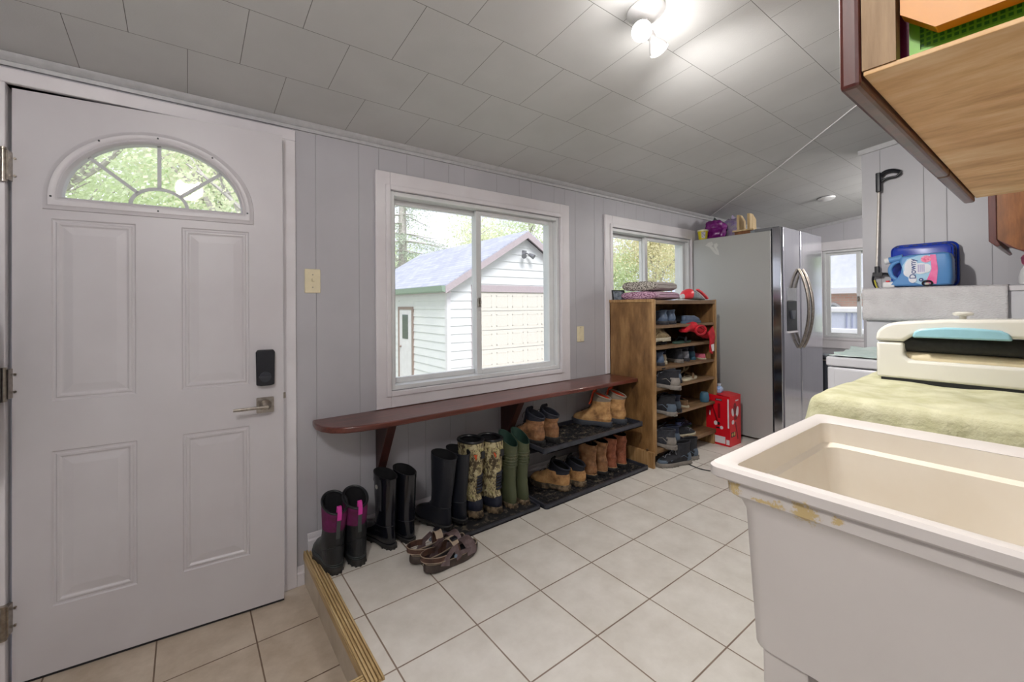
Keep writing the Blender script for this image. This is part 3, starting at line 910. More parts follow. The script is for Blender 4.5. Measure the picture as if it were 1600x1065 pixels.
def camo_boot(label, loc, rz, grp):
    r = thing('hunting_boot', label, 'boot', loc, rz, grp)
    H = 0.405
    keys = [(0.02, .002, .27, .044, 0), (0.05, -.004, .268, .05, 0), (0.08, -.004, .24, .05, 0), (0.11, .004, .175, .048, 0), (0.14, .008, .135, .044, 0),
            (0.18, .008, .128, .045, 0), (0.24, -.002, .138, .053, 0), (0.31, -.008, .146, .060, 0), (H, -.010, .150, .064, 0.0)]
    p = footwear(r, keys, [('boot_foot', 0.125, M_CAMO), ('boot_shaft', 1, M_CAMO)], (0.036, -0.008, .275, .050, M_SOLEM), M_LIN, depth=.6, rim=0.0085, rim_mat=M_BLACK, thick=0.006, wob=0.004, seed=loc[0]*9)
    rg = p['rings']
    patch(rg, lambda x, y, z: x < 0.10 and 0.040 < z < 0.085+0.1*(0.05-x), 0.004).build('heel_counter', M_NAVYR, r)
    for k in range(6):
        z = 0.135+0.017*k
        i = min(range(len(rg)), key=lambda q: abs(rg[q][0][2]-z)); R_ = offset([rg[i]], 0.0022)[0]
        seg = [R_[j % NR] for j in range(NR//2-2, NR//2+6)]
        mb = MB(); mb.tube([(x, y, z) for x, y, _ in seg], 0.0065, 6, flat=1.0); mb.build('ankle_rib', M_NAVYR, r)
    pt = find(rg, H-0.07, PI*0.86)
    M = Matrix.Translation(pt) @ Matrix.Rotation(PI*0.86, 4, 'Z')
    mb = MB(); mb.v = [tuple(M @ Vector(v)) for v in ((0.0, -.012, 0.014), (0.0, .012, 0.014), (0, 0, -0.016), (0.003, -.012, 0.014), (0.003, .012, 0.014), (0.003, 0, -0.016))]
    mb.f = [(0, 1, 2), (3, 5, 4), (0, 3, 4, 1), (1, 4, 5, 2), (2, 5, 3, 0)]
    mb.build('orange_emblem', M_ORANGE, r)
    mb = MB(); q = patch(rg, lambda x, y, z: H-0.085 < z < H-0.055, 0.0025); q.build('cinch_strap', M_CAMO, r)
    pt = find(rg, H-0.07, PI*1.06)
    mb = MB(); mb.rbox(pt.x-0.009, pt.x+0.002, pt.y-0.012, pt.y+0.012, H-0.088, H-0.052, 0.003, 'x'); mb.build('buckle', M_BLACK, r)
    return r
camo_boot('camouflage hunting boot with orange patch, left of the pair on the black tray', (0.724, 0.018, 0.020), d2r(101), 'camouflage boots')
camo_boot('camouflage hunting boot with orange patch, right of the pair beside the green boots', (0.848, 0.012, 0.008), d2r(99), 'camouflage boots')

# --- green wellingtons
M_GRN = dirty('olive_rubber', (78, 84, 60), (112, 104, 78), 0.55, 12, 0.5)
M_GRNI = plain('dark_green_lining', (34, 62, 52), 0.6)
def green_boot(label, loc, rz, grp):
    r = thing('rubber_boot', label, 'boot', loc, rz, grp)
    H = 0.385
    keys = [(0.018, .002, .25, .036, 0), (0.045, -.002, .248, .041, 0), (0.07, .0, .215, .041, 0), (0.095, .004, .15, .038, 0), (0.12, .008, .112, .034, 0),
            (0.16, .009, .104, .033, 0), (0.22, .002, .11, .037, 0), (0.28, -.004, .122, .041, 0), (0.34, -.006, .128, .043, .12), (H, -.007, .132, .044, 0.5)]
    p = footwear(r, keys, [('rubber_foot', 0.11, M_GRN), ('shaft', 1, M_GRN)], (0.026, -0.005, .256, .042, M_SOLEM), M_GRNI, depth=.7, thick=0.004)
    rg = p['rings']
    for z in (0.235, 0.25, 0.265, 0.285, 0.30):
        i = min(range(len(p['rows'])), key=lambda q: abs(p['rows'][q][0]-z))
        mb = MB(); mb.tube([(a, b, z) for a, b, _ in offset([rg[i]], 0.0015)[0]], 0.0032, 6, closed=True); mb.build('shaft_rib', M_GRN, r)
    return r
green_boot('olive green rubber boot, left of the pair next to the camouflage boots', (0.952, 0.0, 0.008), d2r(93), 'olive green boots')
green_boot('olive green rubber boot, right of the pair at the end of the black tray', (1.034, -0.006, 0.008), d2r(91), 'olive green boots')

# --- leather work boots
def leather(name, a, b, c): 
    t = NT(name); t.set(0.7)
    f = t.noise(14, None, 7, 0.65)
    t.color(t.ramp(f, [(0.32, lin(c)), (0.48, lin(b)), (0.66, lin(a))])); t.bump(t.noise(90, None, 4), 0.3, 0.002)
    return t.m
M_TAN = leather('tan_leather', (206, 168, 116), (182, 138, 88), (122, 86, 54))
M_TAN2 = leather('worn_brown_leather', (180, 140, 102), (144, 102, 68), (92, 64, 44))
M_RED = leather('reddish_leather', (182, 116, 86), (148, 86, 60), (98, 56, 40))
M_NAVY = plain('navy_padding', (30, 33, 46), 0.7, c2=(22, 24, 34))
M_ORNG = plain('orange_lining', (214, 74, 40), 0.8)
M_GREYC = plain('grey_collar', (128, 116, 102), 0.8)
M_LACE = plain('brown_lace', (70, 52, 38), 0.8)
def work_boot(label, loc, rz, grp, mat, H=0.165, collar=None, tongue=None, sole=None, s=1.0, ctop=0.035, wide=1.0):
    r = thing('work_boot', label, 'boot', loc, rz, grp)
    r.scale = (s, s, s)
    w = wide
    keys = [(0.026, .002, .275, .044*w, 0), (0.05, -.003, .272, .049*w, 0), (0.07, -.003, .250, .049*w, 0), (0.09, .0, .20, .047*w, 0), (0.108, .004, .165, .044*w, 0),
            (0.13, .006, .142, .041*w, 0), (H-0.02, .002, .132, .041*w, 0), (H, -.001, .128, .042*w, 0), (H+ctop, -.005, .122, .043*w, 0.32)]
    p = footwear(r, keys, [('leather_upper', H-0.001, mat), ('padded_collar', 1, collar or mat)], (0.036, -0.006, .282, .049*w, sole or M_SOLEB), tongue or M_LIN, depth=.55, thick=0.007, wob=0.006, seed=loc[0]*7, rim=0.006, rim_mat=collar or mat)
    rg = p['rings']
    t = MB(); zt = H+ctop
    t.ribbon([(0.150, 0, H-0.03), (0.134, 0, H), (0.120, 0, zt+0.01), (0.113, 0, zt+0.028), (0.108, 0, zt+0.042)], (0, 1, 0), [0.04, 0.05, 0.066, 0.066, 0.05], 0.009)
    t.build('tongue', tongue or collar or mat, r)
    laces(r, rg, p['rows'], 0.085, H+ctop*0.6, M_LACE)
    patch(rg, lambda x, y, z: x < 0.055 and 0.05 < z < 0.105, 0.0018).build('heel_patch', mat, r)
    patch(rg, lambda x, y, z: x > 0.20 and z < 0.09, 0.0018).build('toe_cap', mat, r)
    return r
UZ = UT+0.0095
work_boot('tan work boot with navy padded collar, left of the pair on the raised rack', (1.170, 0.004, UZ), d2r(100), 'navy collared work boots on the rack', M_TAN2, 0.158, M_NAVY, M_NAVY, s=.94)
work_boot('tan work boot with navy padded collar, right of the pair on the raised rack', (1.278, -0.006, UZ), d2r(98), 'navy collared work boots on the rack', M_TAN2, 0.158, M_NAVY, M_NAVY, s=.94)
work_boot('tan work boot with orange lining and grey collar, left of the pair by the shelf', (1.800, 0.012, UZ), d2r(112), 'orange lined work boots', M_TAN, 0.175, M_GREYC, M_ORNG, plain('grey_sole', (66, 70, 78), 0.6))
work_boot('tan work boot with orange lining and grey collar, right of the pair against the shelf', (1.938, -0.004, UZ), d2r(106), 'orange lined work boots', M_TAN, 0.175, M_GREYC, M_ORNG, plain('grey_sole', (66, 70, 78), 0.6))
work_boot('low tan work boot with black collar, left of the pair on the muddy tray', (1.350, -0.030, 0.011), d2r(112), 'low tan work boots', M_TAN, 0.125, M_NAVY, M_LIN, M_SOLEM, s=.96, wide=1.1, ctop=0.03)
work_boot('low tan work boot with black collar, right of the pair on the muddy tray', (1.470, -0.048, 0.011), d2r(106), 'low tan work boots', M_TAN, 0.125, M_NAVY, M_LIN, M_SOLEM, s=.94, ctop=0.03)
def pull_on(label, loc, rz, grp, mat, H=0.235):
    r = thing('leather_boot', label, 'boot', loc, rz, grp)
    keys = [(0.022, .002, .265, .038, 0), (0.04, -.001, .262, .042, 0), (0.06, 0, .235, .042, 0), (0.085, .002, .17, .04, 0), (0.11, .006, .13, .038, 0), (0.14, .008, .12, .037, 0), (0.19, 0, .125, .04, 0), (H, -.004, .13, .043, 0.15)]
    p = footwear(r, keys, [('leather_foot', 0.10, mat), ('leather_shaft', 1, mat)], (0.028, -0.004, .27, .042, M_SOLEB), M_LIN, depth=.6, wob=0.012, seed=loc[0]*5, thick=0.004)
    rg = p['rings']
    patch(rg, lambda x, y, z: abs(y) < 0.008 and x < 0.05 and z > 0.04, 0.0025).build('back_seam', mat, r)
    for s_ in (-1, 1):
        mb = MB(); pt = find(rg, H, PI/2*s_); mb.ribbon([(pt.x, pt.y, H-0.02), (pt.x, pt.y, H+0.008), (pt.x, pt.y-s_*0.006, H-0.01)], (1, 0, 0), 0.02, 0.002); mb.build('pull_strap', mat, r)
    mb = MB(); mb.tube([(a, b, 0.03) for a, b, _ in ring(0.03, -.003, .266, .0435)], 0.0022, 6, closed=True); mb.build('welt', M_EDGE, p['sole'])
    return r
pull_on('worn brown pull-on boot next to the low tan work boots', (1.612, -0.016, 0.011), d2r(100), 'worn brown pull-on boots', M_TAN2, 0.232)
pull_on('worn brown pull-on boot, second of its pair, beside the reddish boots', (1.712, -0.020, 0.011), d2r(98), 'worn brown pull-on boots', M_TAN2, 0.232)
pull_on('reddish brown pull-on boot next to the worn brown pair', (1.815, -0.018, 0.011), d2r(100), 'reddish pull-on boots', M_RED, 0.236)
pull_on('reddish brown pull-on boot at the right end of the tray', (1.922, -0.018, 0.011), d2r(96), 'reddish pull-on boots', M_RED, 0.236)

# --- sandals in front
M_SAND = leather('brown_sandal_leather', (124, 108, 110), (96, 78, 78), (60, 44, 42))
M_SANDB = leather('brown_strap', (104, 74, 60), (80, 54, 44), (52, 34, 28))
M_PIPE = plain('pale_piping', (168, 150, 130), 0.7)
M_SANDS = plain('sandal_sole', (58, 48, 44), 0.6, c2=(76, 64, 58))
def sandal(label, loc, rz, grp, mir):
    r = thing('sandal', label, 'sandal', loc, rz, grp)
    r.scale = (1, -1 if mir else 1, 1)
    mb = MB(); rings = []
    for z, e in ((0, -.002), (.004, .002), (.018, .003), (.028, .001), (.034, -.004), (.030, -.012), (.026, -.02)):
        rg = ring(z, -e, .285+e, .047+e)
        rg = [(x, y, zz+0.010*math.exp(-((x-0.0)/0.05)**2)+0.018*max(0, (x-0.24)/0.05)**2) for x, y, zz in rg]
        rings.append(rg)
    mb.loft(rings); so = mb.build('sole', M_SANDS, r)
    mb = MB(); mb.tube([(x, y, z+0.001) for x, y, z in rings[4]], 0.0022, 6, closed=True); mb.build('sole_piping', M_PIPE, so)
    def arch(x0, x1, h, w, wid, n=12, y=1.0):
        pts = []; sd = []
        for i in range(n+1):
            a = PI*i/n
            pts.append((lerp(x0, x1, i/n)+0.0, y*w*math.cos(a), 0.022+h*math.sin(a)**0.8)); sd.append((1, 0, 0.15))
        return pts, sd
    pts, sd = arch(0.215, 0.222, 0.050, 0.049, 0.05); mb = MB(); mb.ribbon(pts, sd, 0.052, 0.004); mb.build('toe_strap', M_SAND, r)
    pts, sd = arch(0.125, 0.150, 0.085, 0.045, 0.03); mb = MB(); mb.ribbon(pts, sd, 0.028, 0.004); b_ = mb.build('instep_strap', M_SANDB, r)
    mb = MB(); mb.ribbon([(x, y*1.02, z+0.002) for x, y, z in pts[3:10]], sd[3:10], 0.034, 0.002); mb.build('strap_piping', M_PIPE, b_)
    mb = MB(); mb.rbox(0.128, 0.158, -0.026, -0.002, 0.104, 0.112, 0.003, 'z'); mb.build('buckle', M_DARK, b_)
    # heel strap loop
    pts = []; sd = []
    for i in range(15):
        a = PI*0.42 + (2*PI-0.84*PI)*i/14
        pts.append((0.062+0.075*math.cos(a), 0.045*math.sin(a), 0.062+0.012*math.cos(a*1.0+PI)))
        sd.append((0, 0, 1))
    mb = MB(); mb.ribbon(pts, sd, 0.024, 0.004); hs = mb.build('heel_strap', M_SANDB, r)
    for dz in (-0.011, 0.011):
        mb = MB(); mb.tube([(0.062+(p[0]-0.062)*1.03, p[1]*1.05, p[2]+dz) for p in pts], 0.0016, 5); mb.build('strap_piping', M_PIPE, hs)
    # side gussets joining sole and straps
    for s_ in (-1, 1):
        mb = MB()
        mb.ribbon([(0.075, s_*0.044, 0.026), (0.088, s_*0.046, 0.06), (0.128, s_*0.042, 0.085)], (1, 0, -0.3), [0.05, 0.026, 0.024], 0.004)
        mb.ribbon([(0.150, s_*0.047, 0.03), (0.140, s_*0.045, 0.06), (0.135, s_*0.038, 0.09)], (1, 0, 0.4), [0.03, 0.022, 0.022], 0.004)
        mb.ribbon([(0.130, s_*0.0475, 0.056), (0.215, s_*0.0475, 0.046)], (0, 0, 1), 0.018, 0.004)
        mb.build('side_gusset', M_SAND, r)
    mb = MB(); mb.lathe([(0.008, 0), (0.008, 0.003)], 12, (0.128, -0.052, 0.05), 'y'); mb.build('logo_badge', plain('pale_blue_badge', (120, 140, 160), 0.5), r)
    mb = MB(); mb.ribbon([(0.03, 0, 0.034), (0.09, 0, 0.03), (0.15, 0, 0.030), (0.22, 0, 0.030), (0.268, 0, 0.038)], (0, 1, 0), [0.05, 0.062, 0.066, 0.078, 0.05], 0.004); mb.build('footbed', M_LIN, r)
    return r
sandal('brown strap sandal nearest the camera, in front of the black boots', (0.282, -0.225, 0.0), d2r(7), 'brown strap sandals', False)
sandal('brown strap sandal behind its mate, in front of the black boots', (0.262, -0.122, 0.0), d2r(2), 'brown strap sandals', True)

# --- sneakers and low shoes
M_NVF = plain('navy_fabric', (36, 44, 66), 0.8, c2=(26, 32, 50), ns=60, bump=0.15)
M_GRF = plain('charcoal_fabric', (56, 58, 66), 0.8, c2=(40, 42, 50), ns=60, bump=0.15)
M_BKF = plain('black_fabric', (24, 25, 31), 0.75, c2=(34, 35, 42), ns=60, bump=0.15)
M_BLF = plain('steel_blue_leather', (92, 108, 132), 0.5, c2=(70, 86, 110), ns=20)
M_TNF = plain('tan_canvas', (150, 132, 98), 0.8, c2=(118, 100, 70), ns=30, bump=0.15)
M_BRF = plain('brown_suede', (120, 92, 62), 0.85, c2=(90, 66, 44), ns=30, bump=0.15)
M_SGR = plain('grey_midsole', (138, 132, 126), 0.6, c2=(112, 106, 100), ns=14)
M_SDK = plain('dark_midsole', (48, 48, 54), 0.6)
M_SWH = plain('cream_midsole', (196, 188, 166), 0.6, c2=(170, 160, 136))
M_TEAL = plain('teal_rubber', (54, 96, 118), 0.5)
M_PNK = plain('pink_trim', (196, 96, 118), 0.7)
M_LAG = plain('grey_lace', (136, 138, 146), 0.8)
M_HEELG = plain('slate_counter', (84, 98, 114), 0.5)
def sneaker(label, loc, rz, grp, up, sole, s=1.0, accent=None, high=0.0, lac=None, rot=None, h=0.03):
    r = thing('sneaker', label, 'shoe', loc, rz, grp, rot)
    r.scale = (s, s, s)
    keys = [(h*0.8, .004, .272, .040, 0), (h+0.012, -.002, .270, .045, 0), (h+0.026, -.002, .246, .045, 0), (h+0.042, .002, .20, .042, 0), (h+0.056, .006, .165, .038, 0),
            (h+0.070+high*.5, .006, .138, .035, 0), (h+0.082+high, .001, .120, .036, -0.10)]
    p = footwear(r, keys, [('upper', 1, up)], (h, -0.006, .282, .046, sole), M_LIN, depth=.45, thick=0.006, rim=0.0055, rim_mat=up)
    rg = p['rings']
    laces(r, rg, p['rows'], h+0.034, h+0.066+high*.4, lac or M_LAG, n=5, half=0.014)
    patch(rg, lambda x, y, z: x < 0.045 and h < z < h+0.055, 0.002).build('heel_counter', accent or M_HEELG, r)
    patch(rg, lambda x, y, z: x > 0.225 and z < h+0.02, 0.0015).build('toe_cap', accent or up, r)
    for s_ in (-1, 1):
        i = min(range(len(rg)), key=lambda q: abs(rg[q][0][2]-(h+0.020))); a_ = find(rg, h+0.018, s_*PI*0.36 % (2*PI)); b_ = find(rg, h+0.045, s_*PI*0.55 % (2*PI)); c_ = find(rg, h+0.02, s_*PI*0.72 % (2*PI))
        mb = MB(); mb.tube([a_, b_, c_], 0.0028, 6); mb.build('side_stripe', accent or M_LAG, r)
    t = MB(); z = h+0.082+high
    t.ribbon([(0.17, 0, z-0.025), (0.142, 0, z-0.006), (0.124, 0, z+0.012)], (0, 1, 0), [0.03, 0.04, 0.038], 0.005); t.build('tongue', up, r)
    return r
def flat_shoe(label, loc, rz, grp, up, sole, s=1.0, rot=None):
    """slip-on with a low throat"""
    r = thing('slip_on_shoe', label, 'shoe', loc, rz, grp, rot); r.scale = (s, s, s)
    keys = [(0.012, .004, .262, .036, 0), (0.025, .0, .258, .040, 0), (0.038, .0, .238, .040, 0), (0.048, .002, .20, .038, 0), (0.056, .002, .165, .036, 0)]
    footwear(r, keys, [('upper', 1, up)], (0.016, -0.003, .268, .041, sole), M_LIN, depth=.5, thick=0.004, rim=0.003, rim_mat=up)
    return r
def flip_flop(label, loc, rz, grp, sole, strap, rot=None):
    r = thing('flip_flop', label, 'sandal', loc, rz, grp, rot)
    mb = MB(); mb.loft([ring(z, -e, .26+e, .042+e) for z, e in ((0, 0), (.004, .002), (.012, .002), (.015, 0))]); mb.build('sole', sole, r)
    mb = MB()
    for s_ in (-1, 1):
        mb.ribbon([(0.195, 0, 0.014), (0.185, s_*0.006, 0.034), (0.145, s_*0.030, 0.046), (0.105, s_*0.040, 0.014)], (0.2, -s_*0.4, 0.5), [0.010, 0.014, 0.018, 0.016], 0.004)
    mb.build('strap', strap, r)
    return r
up = PI/2
Z1, Z2, Z3, Z4, Z5, Z6 = [z for z in SHZ[1:]]
# tier 1
sneaker('steel blue sneaker with heel out, left of the pair on the top tier', (2.36, -0.070, Z1), d2r(92), 'steel blue sneakers', M_BLF, M_SDK, 0.92, M_BLF)
sneaker('steel blue sneaker with heel out, right of the pair on the top tier', (2.465, -0.070, Z1), d2r(88), 'steel blue sneakers', M_BLF, M_SDK, 0.92, M_BLF)
sneaker('black sneaker in the dark left corner of the top tier', (2.19, -0.03, Z1), d2r(90), None, M_BKF, M_SDK, 0.9)
flat_shoe('flat slate slip-on lying sideways at the right of the top tier', (2.60, -0.060, Z1), d2r(6), None, M_BLF, plain('denim_sole', (86, 112, 134), 0.6), 1.05)
flat_shoe('black slip-on behind the flat slate one on the top tier', (2.62, 0.08, Z1), d2r(4), None, M_BKF, M_SDK, 1.0)
# tier 2
sneaker('tan laced boat shoe lying sideways on the second tier', (2.15, -0.055, Z2+0.030), d2r(2), None, M_TNF, M_SWH, 0.95, M_BRF, lac=M_SWH)
flat_shoe('dark flat slipper under the tan boat shoe on the second tier', (2.18, -0.02, Z2), d2r(6), None, M_BKF, M_SDK, 1.0, )
flip_flop('dark green flip flop on the second tier under the red cloth', (2.47, -0.06, Z2), d2r(6), None, plain('green_foam', (44, 74, 62), 0.6), M_BKF)
# tier 3
sneaker('navy sneaker at the far left of the third tier', (2.172, -0.085, Z3), d2r(88), 'navy sneakers of the third tier', M_BLF, M_SDK, 0.86, M_BLF)
sneaker('navy sneaker, second from the left on the third tier', (2.275, -0.090, Z3), d2r(86), 'navy sneakers of the third tier', M_BLF, M_SDK, 0.86, M_BLF)
sneaker('white and navy running shoe, third from the left on the third tier', (2.375, -0.045, Z3), d2r(84), None, M_NVF, M_SWH, 0.86, M_SWH)
sneaker('charcoal sneaker with tan edge in the middle of the third tier', (2.53, -0.085, Z3), d2r(72), 'charcoal sneakers', M_GRF, M_SGR, 0.92, M_GRF)
sneaker('charcoal sneaker right of the middle on the third tier', (2.645, -0.070, Z3), d2r(74), 'charcoal sneakers', M_GRF, M_SDK, 0.92, M_LAG)
sneaker('small navy high top at the right of the third tier', (2.775, -0.050, Z3), d2r(72), None, M_NVF, M_TEAL, 0.80, M_TEAL, high=0.03)
flat_shoe('pink flat shoe at the right end of the third tier', (2.862, -0.095, Z3), d2r(80), None, M_PNK, M_SWH, 0.75)
# tier 4
sneaker('black hiking shoe with grey sole jutting far out of the fourth tier', (2.215, -0.255, Z4), d2r(88), 'black hiking shoes of the fourth tier', M_BKF, M_SGR, 0.98, M_SGR, high=0.02)
sneaker('large black hiking shoe behind its mate at the left of the fourth tier', (2.330, -0.150, Z4), d2r(86), 'black hiking shoes of the fourth tier', M_GRF, M_SGR, 0.9, M_LAG, high=0.02)
sneaker('small slate sneaker with heel out in the middle of the fourth tier', (2.475, -0.110, Z4), d2r(86), None, M_NVF, M_SDK, 0.80, M_HEELG)
flip_flop('tan flip flop lying flat on the fourth tier', (2.56, -0.080, Z4), d2r(12), 'tan flip flops', M_SWH, M_BRF)
flip_flop('tan flip flop propped on its mate at the right of the fourth tier', (2.60, 0.020, Z4+0.026), d2r(14), 'tan flip flops', M_TNF, M_TNF, rot=(d2r(-4), d2r(-10), d2r(10)))
# tier 5
sneaker('black shoe with grey toe hanging over the left edge of the fifth tier', (2.270, -0.190, Z5), d2r(92), 'black shoes of the fifth tier', M_BKF, M_SGR, 1.0, M_HEELG, high=0.02)
sneaker('large black shoe in the left corner of the fifth tier', (2.172, -0.060, Z5), d2r(90), 'black shoes of the fifth tier', M_BKF, M_SGR, 0.9, M_LAG)
sneaker('navy walking shoe with heel out near the middle of the fifth tier', (2.395, -0.150, Z5), d2r(84), 'navy walking shoes', M_NVF, M_SDK, 0.95, M_HEELG, high=0.01)
sneaker('navy walking shoe with blue heel right of its mate on the fifth tier', (2.475, -0.060, Z5), d2r(84), 'navy walking shoes', M_NVF, M_SGR, 0.85, M_BLF)
flat_shoe('brown slip-on with cream sole right of the navy shoe on the fifth tier', (2.575, -0.105, Z5), d2r(80), None, M_BRF, M_SWH, 0.95)
flat_shoe('pink slip-on right of the brown one on the fifth tier', (2.66, -0.03, Z5), d2r(86), None, M_PNK, M_SWH, 0.75)
r = thing('cup', 'small teal cup at the right end of the fifth tier', 'cup', (2.865, -0.085, Z5))
mb = MB(); mb.lathe([(0.022, 0), (0.033, 0.004), (0.037, 0.03), (0.034, 0.062), (0.028, 0.075), (0.025, 0.075), (0.03, 0.05), (0.03, 0.01)], 20); mb.build('cup_body', M_TEAL, r)
mb = MB(); mb.lathe([(0.029, 0.076), (0.027, 0.080)], 20); mb.build('cup_lid', plain('slate_lid', (70, 104, 122), 0.5), r)
# tier 6
sneaker('big charcoal hiking shoe with grey sole jutting out of the bottom tier', (2.225, -0.215, Z6+0.001), d2r(92), 'charcoal hiking shoes', M_GRF, M_SGR, 1.0, M_SGR, high=0.02)
sneaker('charcoal hiking shoe behind its mate on the bottom tier', (2.355, -0.165, Z6), d2r(90), 'charcoal hiking shoes', M_NVF, M_SGR, 0.95, M_HEELG, high=0.02)
sneaker('black canvas shoe with cream sole in the middle of the bottom tier', (2.52, -0.055, Z6), d2r(-14), None, M_BKF, M_SWH, 0.62, M_BKF)
sneaker('navy sports shoe with pale blue pattern at the right of the bottom tier', (2.68, 0.06, Z6), d2r(-4), None, M_NVF, plain('green_sole', (52, 88, 70), 0.6), 0.70, plain('pale_blue', (120, 140, 200), 0.6))
# on the floor in front
sneaker('charcoal hiking boot with grey sole on the floor, left of the pair before the shelf', (2.395, -0.225, 0), d2r(160), 'hiking boots on the floor', M_BKF, M_SGR, 1.0, M_HEELG, high=0.045)
sneaker('charcoal hiking boot on the floor, right of the pair before the shelf', (2.515, -0.215, 0), d2r(150), 'hiking boots on the floor', M_BKF, M_SGR, 0.98, M_HEELG, high=0.045)

# red cloth hanging over the second tier
M_REDC = plain('red_cloth', (204, 26, 44), 0.85, c2=(160, 14, 30), ns=20, bump=0.15)
cl = thing('red_cloth_bag', 'crumpled red fabric bag hanging off the right end of the second tier', 'bag', (2.72, -0.105, Z2))
mb = MB(); rng = random.Random(4)
rings = []
for i in range(14):
    t = i/13; x = lerp(-0.20, 0.20, t)
    h = 0.02+0.05*math.sin(PI*t)**0.7; zc = 0.10+0.035*math.sin(t*5)-0.02*t
    rings.append([(x, math.cos(2*PI*j/14)*(0.035+0.012*noise.noise((x*20, j, 1))), max(zc+math.sin(2*PI*j/14)*h*(0.6+0.25*noise.noise((x*18, j*0.7, 3))), 0.003)) for j in range(14)])
mb.loft(rings); mb.build('cloth', M_REDC, cl)
mb = MB(); n = 10; pts = []
for i in range(n+1):
    t = i/n; pts.append((0.12+0.03*math.sin(t*3), -0.048-0.004*math.sin(t*7), 0.10-0.19*t))
mb.ribbon(pts, (1, 0.1, 0), [0.12-0.075*(i/n) for i in range(n+1)], 0.008); mb.build('hanging_flap', M_REDC, cl)
mb = MB(); mb.tube([(-0.02+0.075*math.cos(2*PI*i/20), -0.045, 0.10+0.035*math.sin(2*PI*i/20)) for i in range(20)], 0.009, 8, closed=True); mb.build('bag_strap', M_REDC, cl)
mb = MB(); mb.ribbon([(0.135, -0.058, -0.02), (0.14, -0.060, -0.075)], (1, 0, 0), [0.045, 0.03], 0.003); mb.build('white_tag', plain('white_fabric', (214, 206, 206), 0.8), cl)

# things on top of the shelf
TZ = 1.190
r = thing('photo_frame', 'small black picture frame leaning at the left end of the shoe shelf top', 'picture frame', (2.150, 0.205, TZ), rot=(d2r(-12), 0, d2r(-20)))
mb = MB()
for a, b, c, d in ((-.055, -.047, 0, .085), (.047, .055, 0, .085), (-.047, .047, 0, .008), (-.047, .047, .077, .085)): mb.box(a, b, 0, 0.010, c, d)
mb.build('frame', M_DARK, r, smooth=False, bevel=0.001)
mb = MB(); mb.box(-.047, .047, 0.004, 0.007, .008, .077); mb.build('print', plain('grey_print', (150, 160, 170), 0.25, c2=(92, 100, 110), ns=40), r, smooth=False)
def knit(name, a, b, sc):
    t = NT(name); t.set(0.9)
    w = t.n('ShaderNodeTexVoronoi', Scale=sc); t.l(t.map((1, 1, 1.6)), w.inputs['Vector'])
    sp = t.noise(sc*0.9, t.map((1, 1, 2)), 2)
    t.color(t.ramp(sp, [(0.46, lin(b)), (0.54, lin(a))])); t.bump(w.outputs['Distance'], 0.8, 0.004)
    return t.m
def towel_fold(name, label, loc, mat_l, mat_r, w, d, h, seed, grp):
    r = thing(name, label, 'towel', loc, 0.04, grp)
    for nm, mat, x0, x1 in (('fold', mat_l, -w/2, -w/2+0.045), ('fold', mat_r, -w/2+0.03, w/2)):
        mb = MB(); rings = []; n = 14
        for i in range(n+1):
            x = lerp(x0, x1, i/n)
            e = 1.0
            edge = abs(x)/(w/2)
            if edge > 0.9: e = math.sqrt(max(0.0, 1-((edge-0.9)/0.1)**2))*0.75+0.25
            hh = h*(0.93+0.10*noise.noise((x*9+seed, 0, 0)))*e
            ring_ = []
            for j in range(28):
                a = 2*PI*j/28
                yy = d/2*spow(math.cos(a), 0.45)*(0.96+0.04*e); zz = h/2 + hh/2*spow(math.sin(a), 0.7)
                zz += 0.004*noise.noise((x*30, yy*30, seed))
                ring_.append((x, yy, max(zz, 0.0)))
            rings.append(ring_)
        mb.loft(rings); mb.build(nm, mat, r)
    for k in (1, 2):        # fold lines seen on the near edge
        mb = MB(); mb.tube([(lerp(-w/2+0.06, w/2-0.02, i/10), -d/2-0.0015, h*k/3+0.001*math.sin(i)) for i in range(11)], 0.0035, 6); mb.build('folded_edge', mat_r, r)
    return r
towel_fold('folded_blanket', 'folded pink knitted blanket, lower one of the two on the shoe shelf', (2.300, 0.030, TZ), knit('pink_knit', (206, 168, 190), (128, 84, 110), 110), plain('pink_weave', (202, 172, 188), 0.95, c2=(182, 148, 168), ns=90, bump=0.6, sc=(6, 1, 1)), 0.355, 0.29, 0.068, 1, 'folded blankets')
towel_fold('folded_blanket', 'folded grey knitted blanket, upper one lying on the pink blanket', (2.292, 0.030, TZ+0.068), knit('grey_knit', (200, 194, 186), (96, 90, 84), 110), plain('grey_weave', (188, 180, 176), 0.95, c2=(164, 156, 152), ns=90, bump=0.6, sc=(6, 1, 1)), 0.33, 0.275, 0.072, 5, 'folded blankets')
# hand vacuum
M_REDP = plain('red_plastic', (228, 60, 70), 0.3)
M_CLR = plain('clear_grey_plastic', (150, 158, 162), 0.15, c2=(120, 130, 136), ns=20)
r = thing('hand_vacuum', 'red and clear plastic hand vacuum lying on the right end of the shelf top', 'vacuum cleaner', (2.66, -0.080, TZ), d2r(-3))
def body(keys):
    mb = MB(); rings = []
    for x, w, h0, h1 in cr(keys, 4):
        rings.append([(x, w*spow(math.cos(2*PI*j/20), .8), (h0+h1)/2+(h1-h0)/2*spow(math.sin(2*PI*j/20), .8)) for j in range(20)])
    mb.loft(rings); return mb
body([(-0.09, .030, .012, .045), (-0.05, .045, .008, .080), (-0.01, .048, .006, .092)]).build('motor_housing', M_REDP, r)
body([(-0.012, .046, .005, .088), (0.05, .044, .003, .075), (0.11, .040, .002, .045), (0.16, .038, .001, .016)]).build('dust_bowl', M_CLR, r)
body([(-0.14, .014, .004, .03), (-0.11, .018, .006, .042), (-0.085, .022, .010, .05)]).build('handle', plain('pale_plastic', (206, 208, 210), 0.4), r)
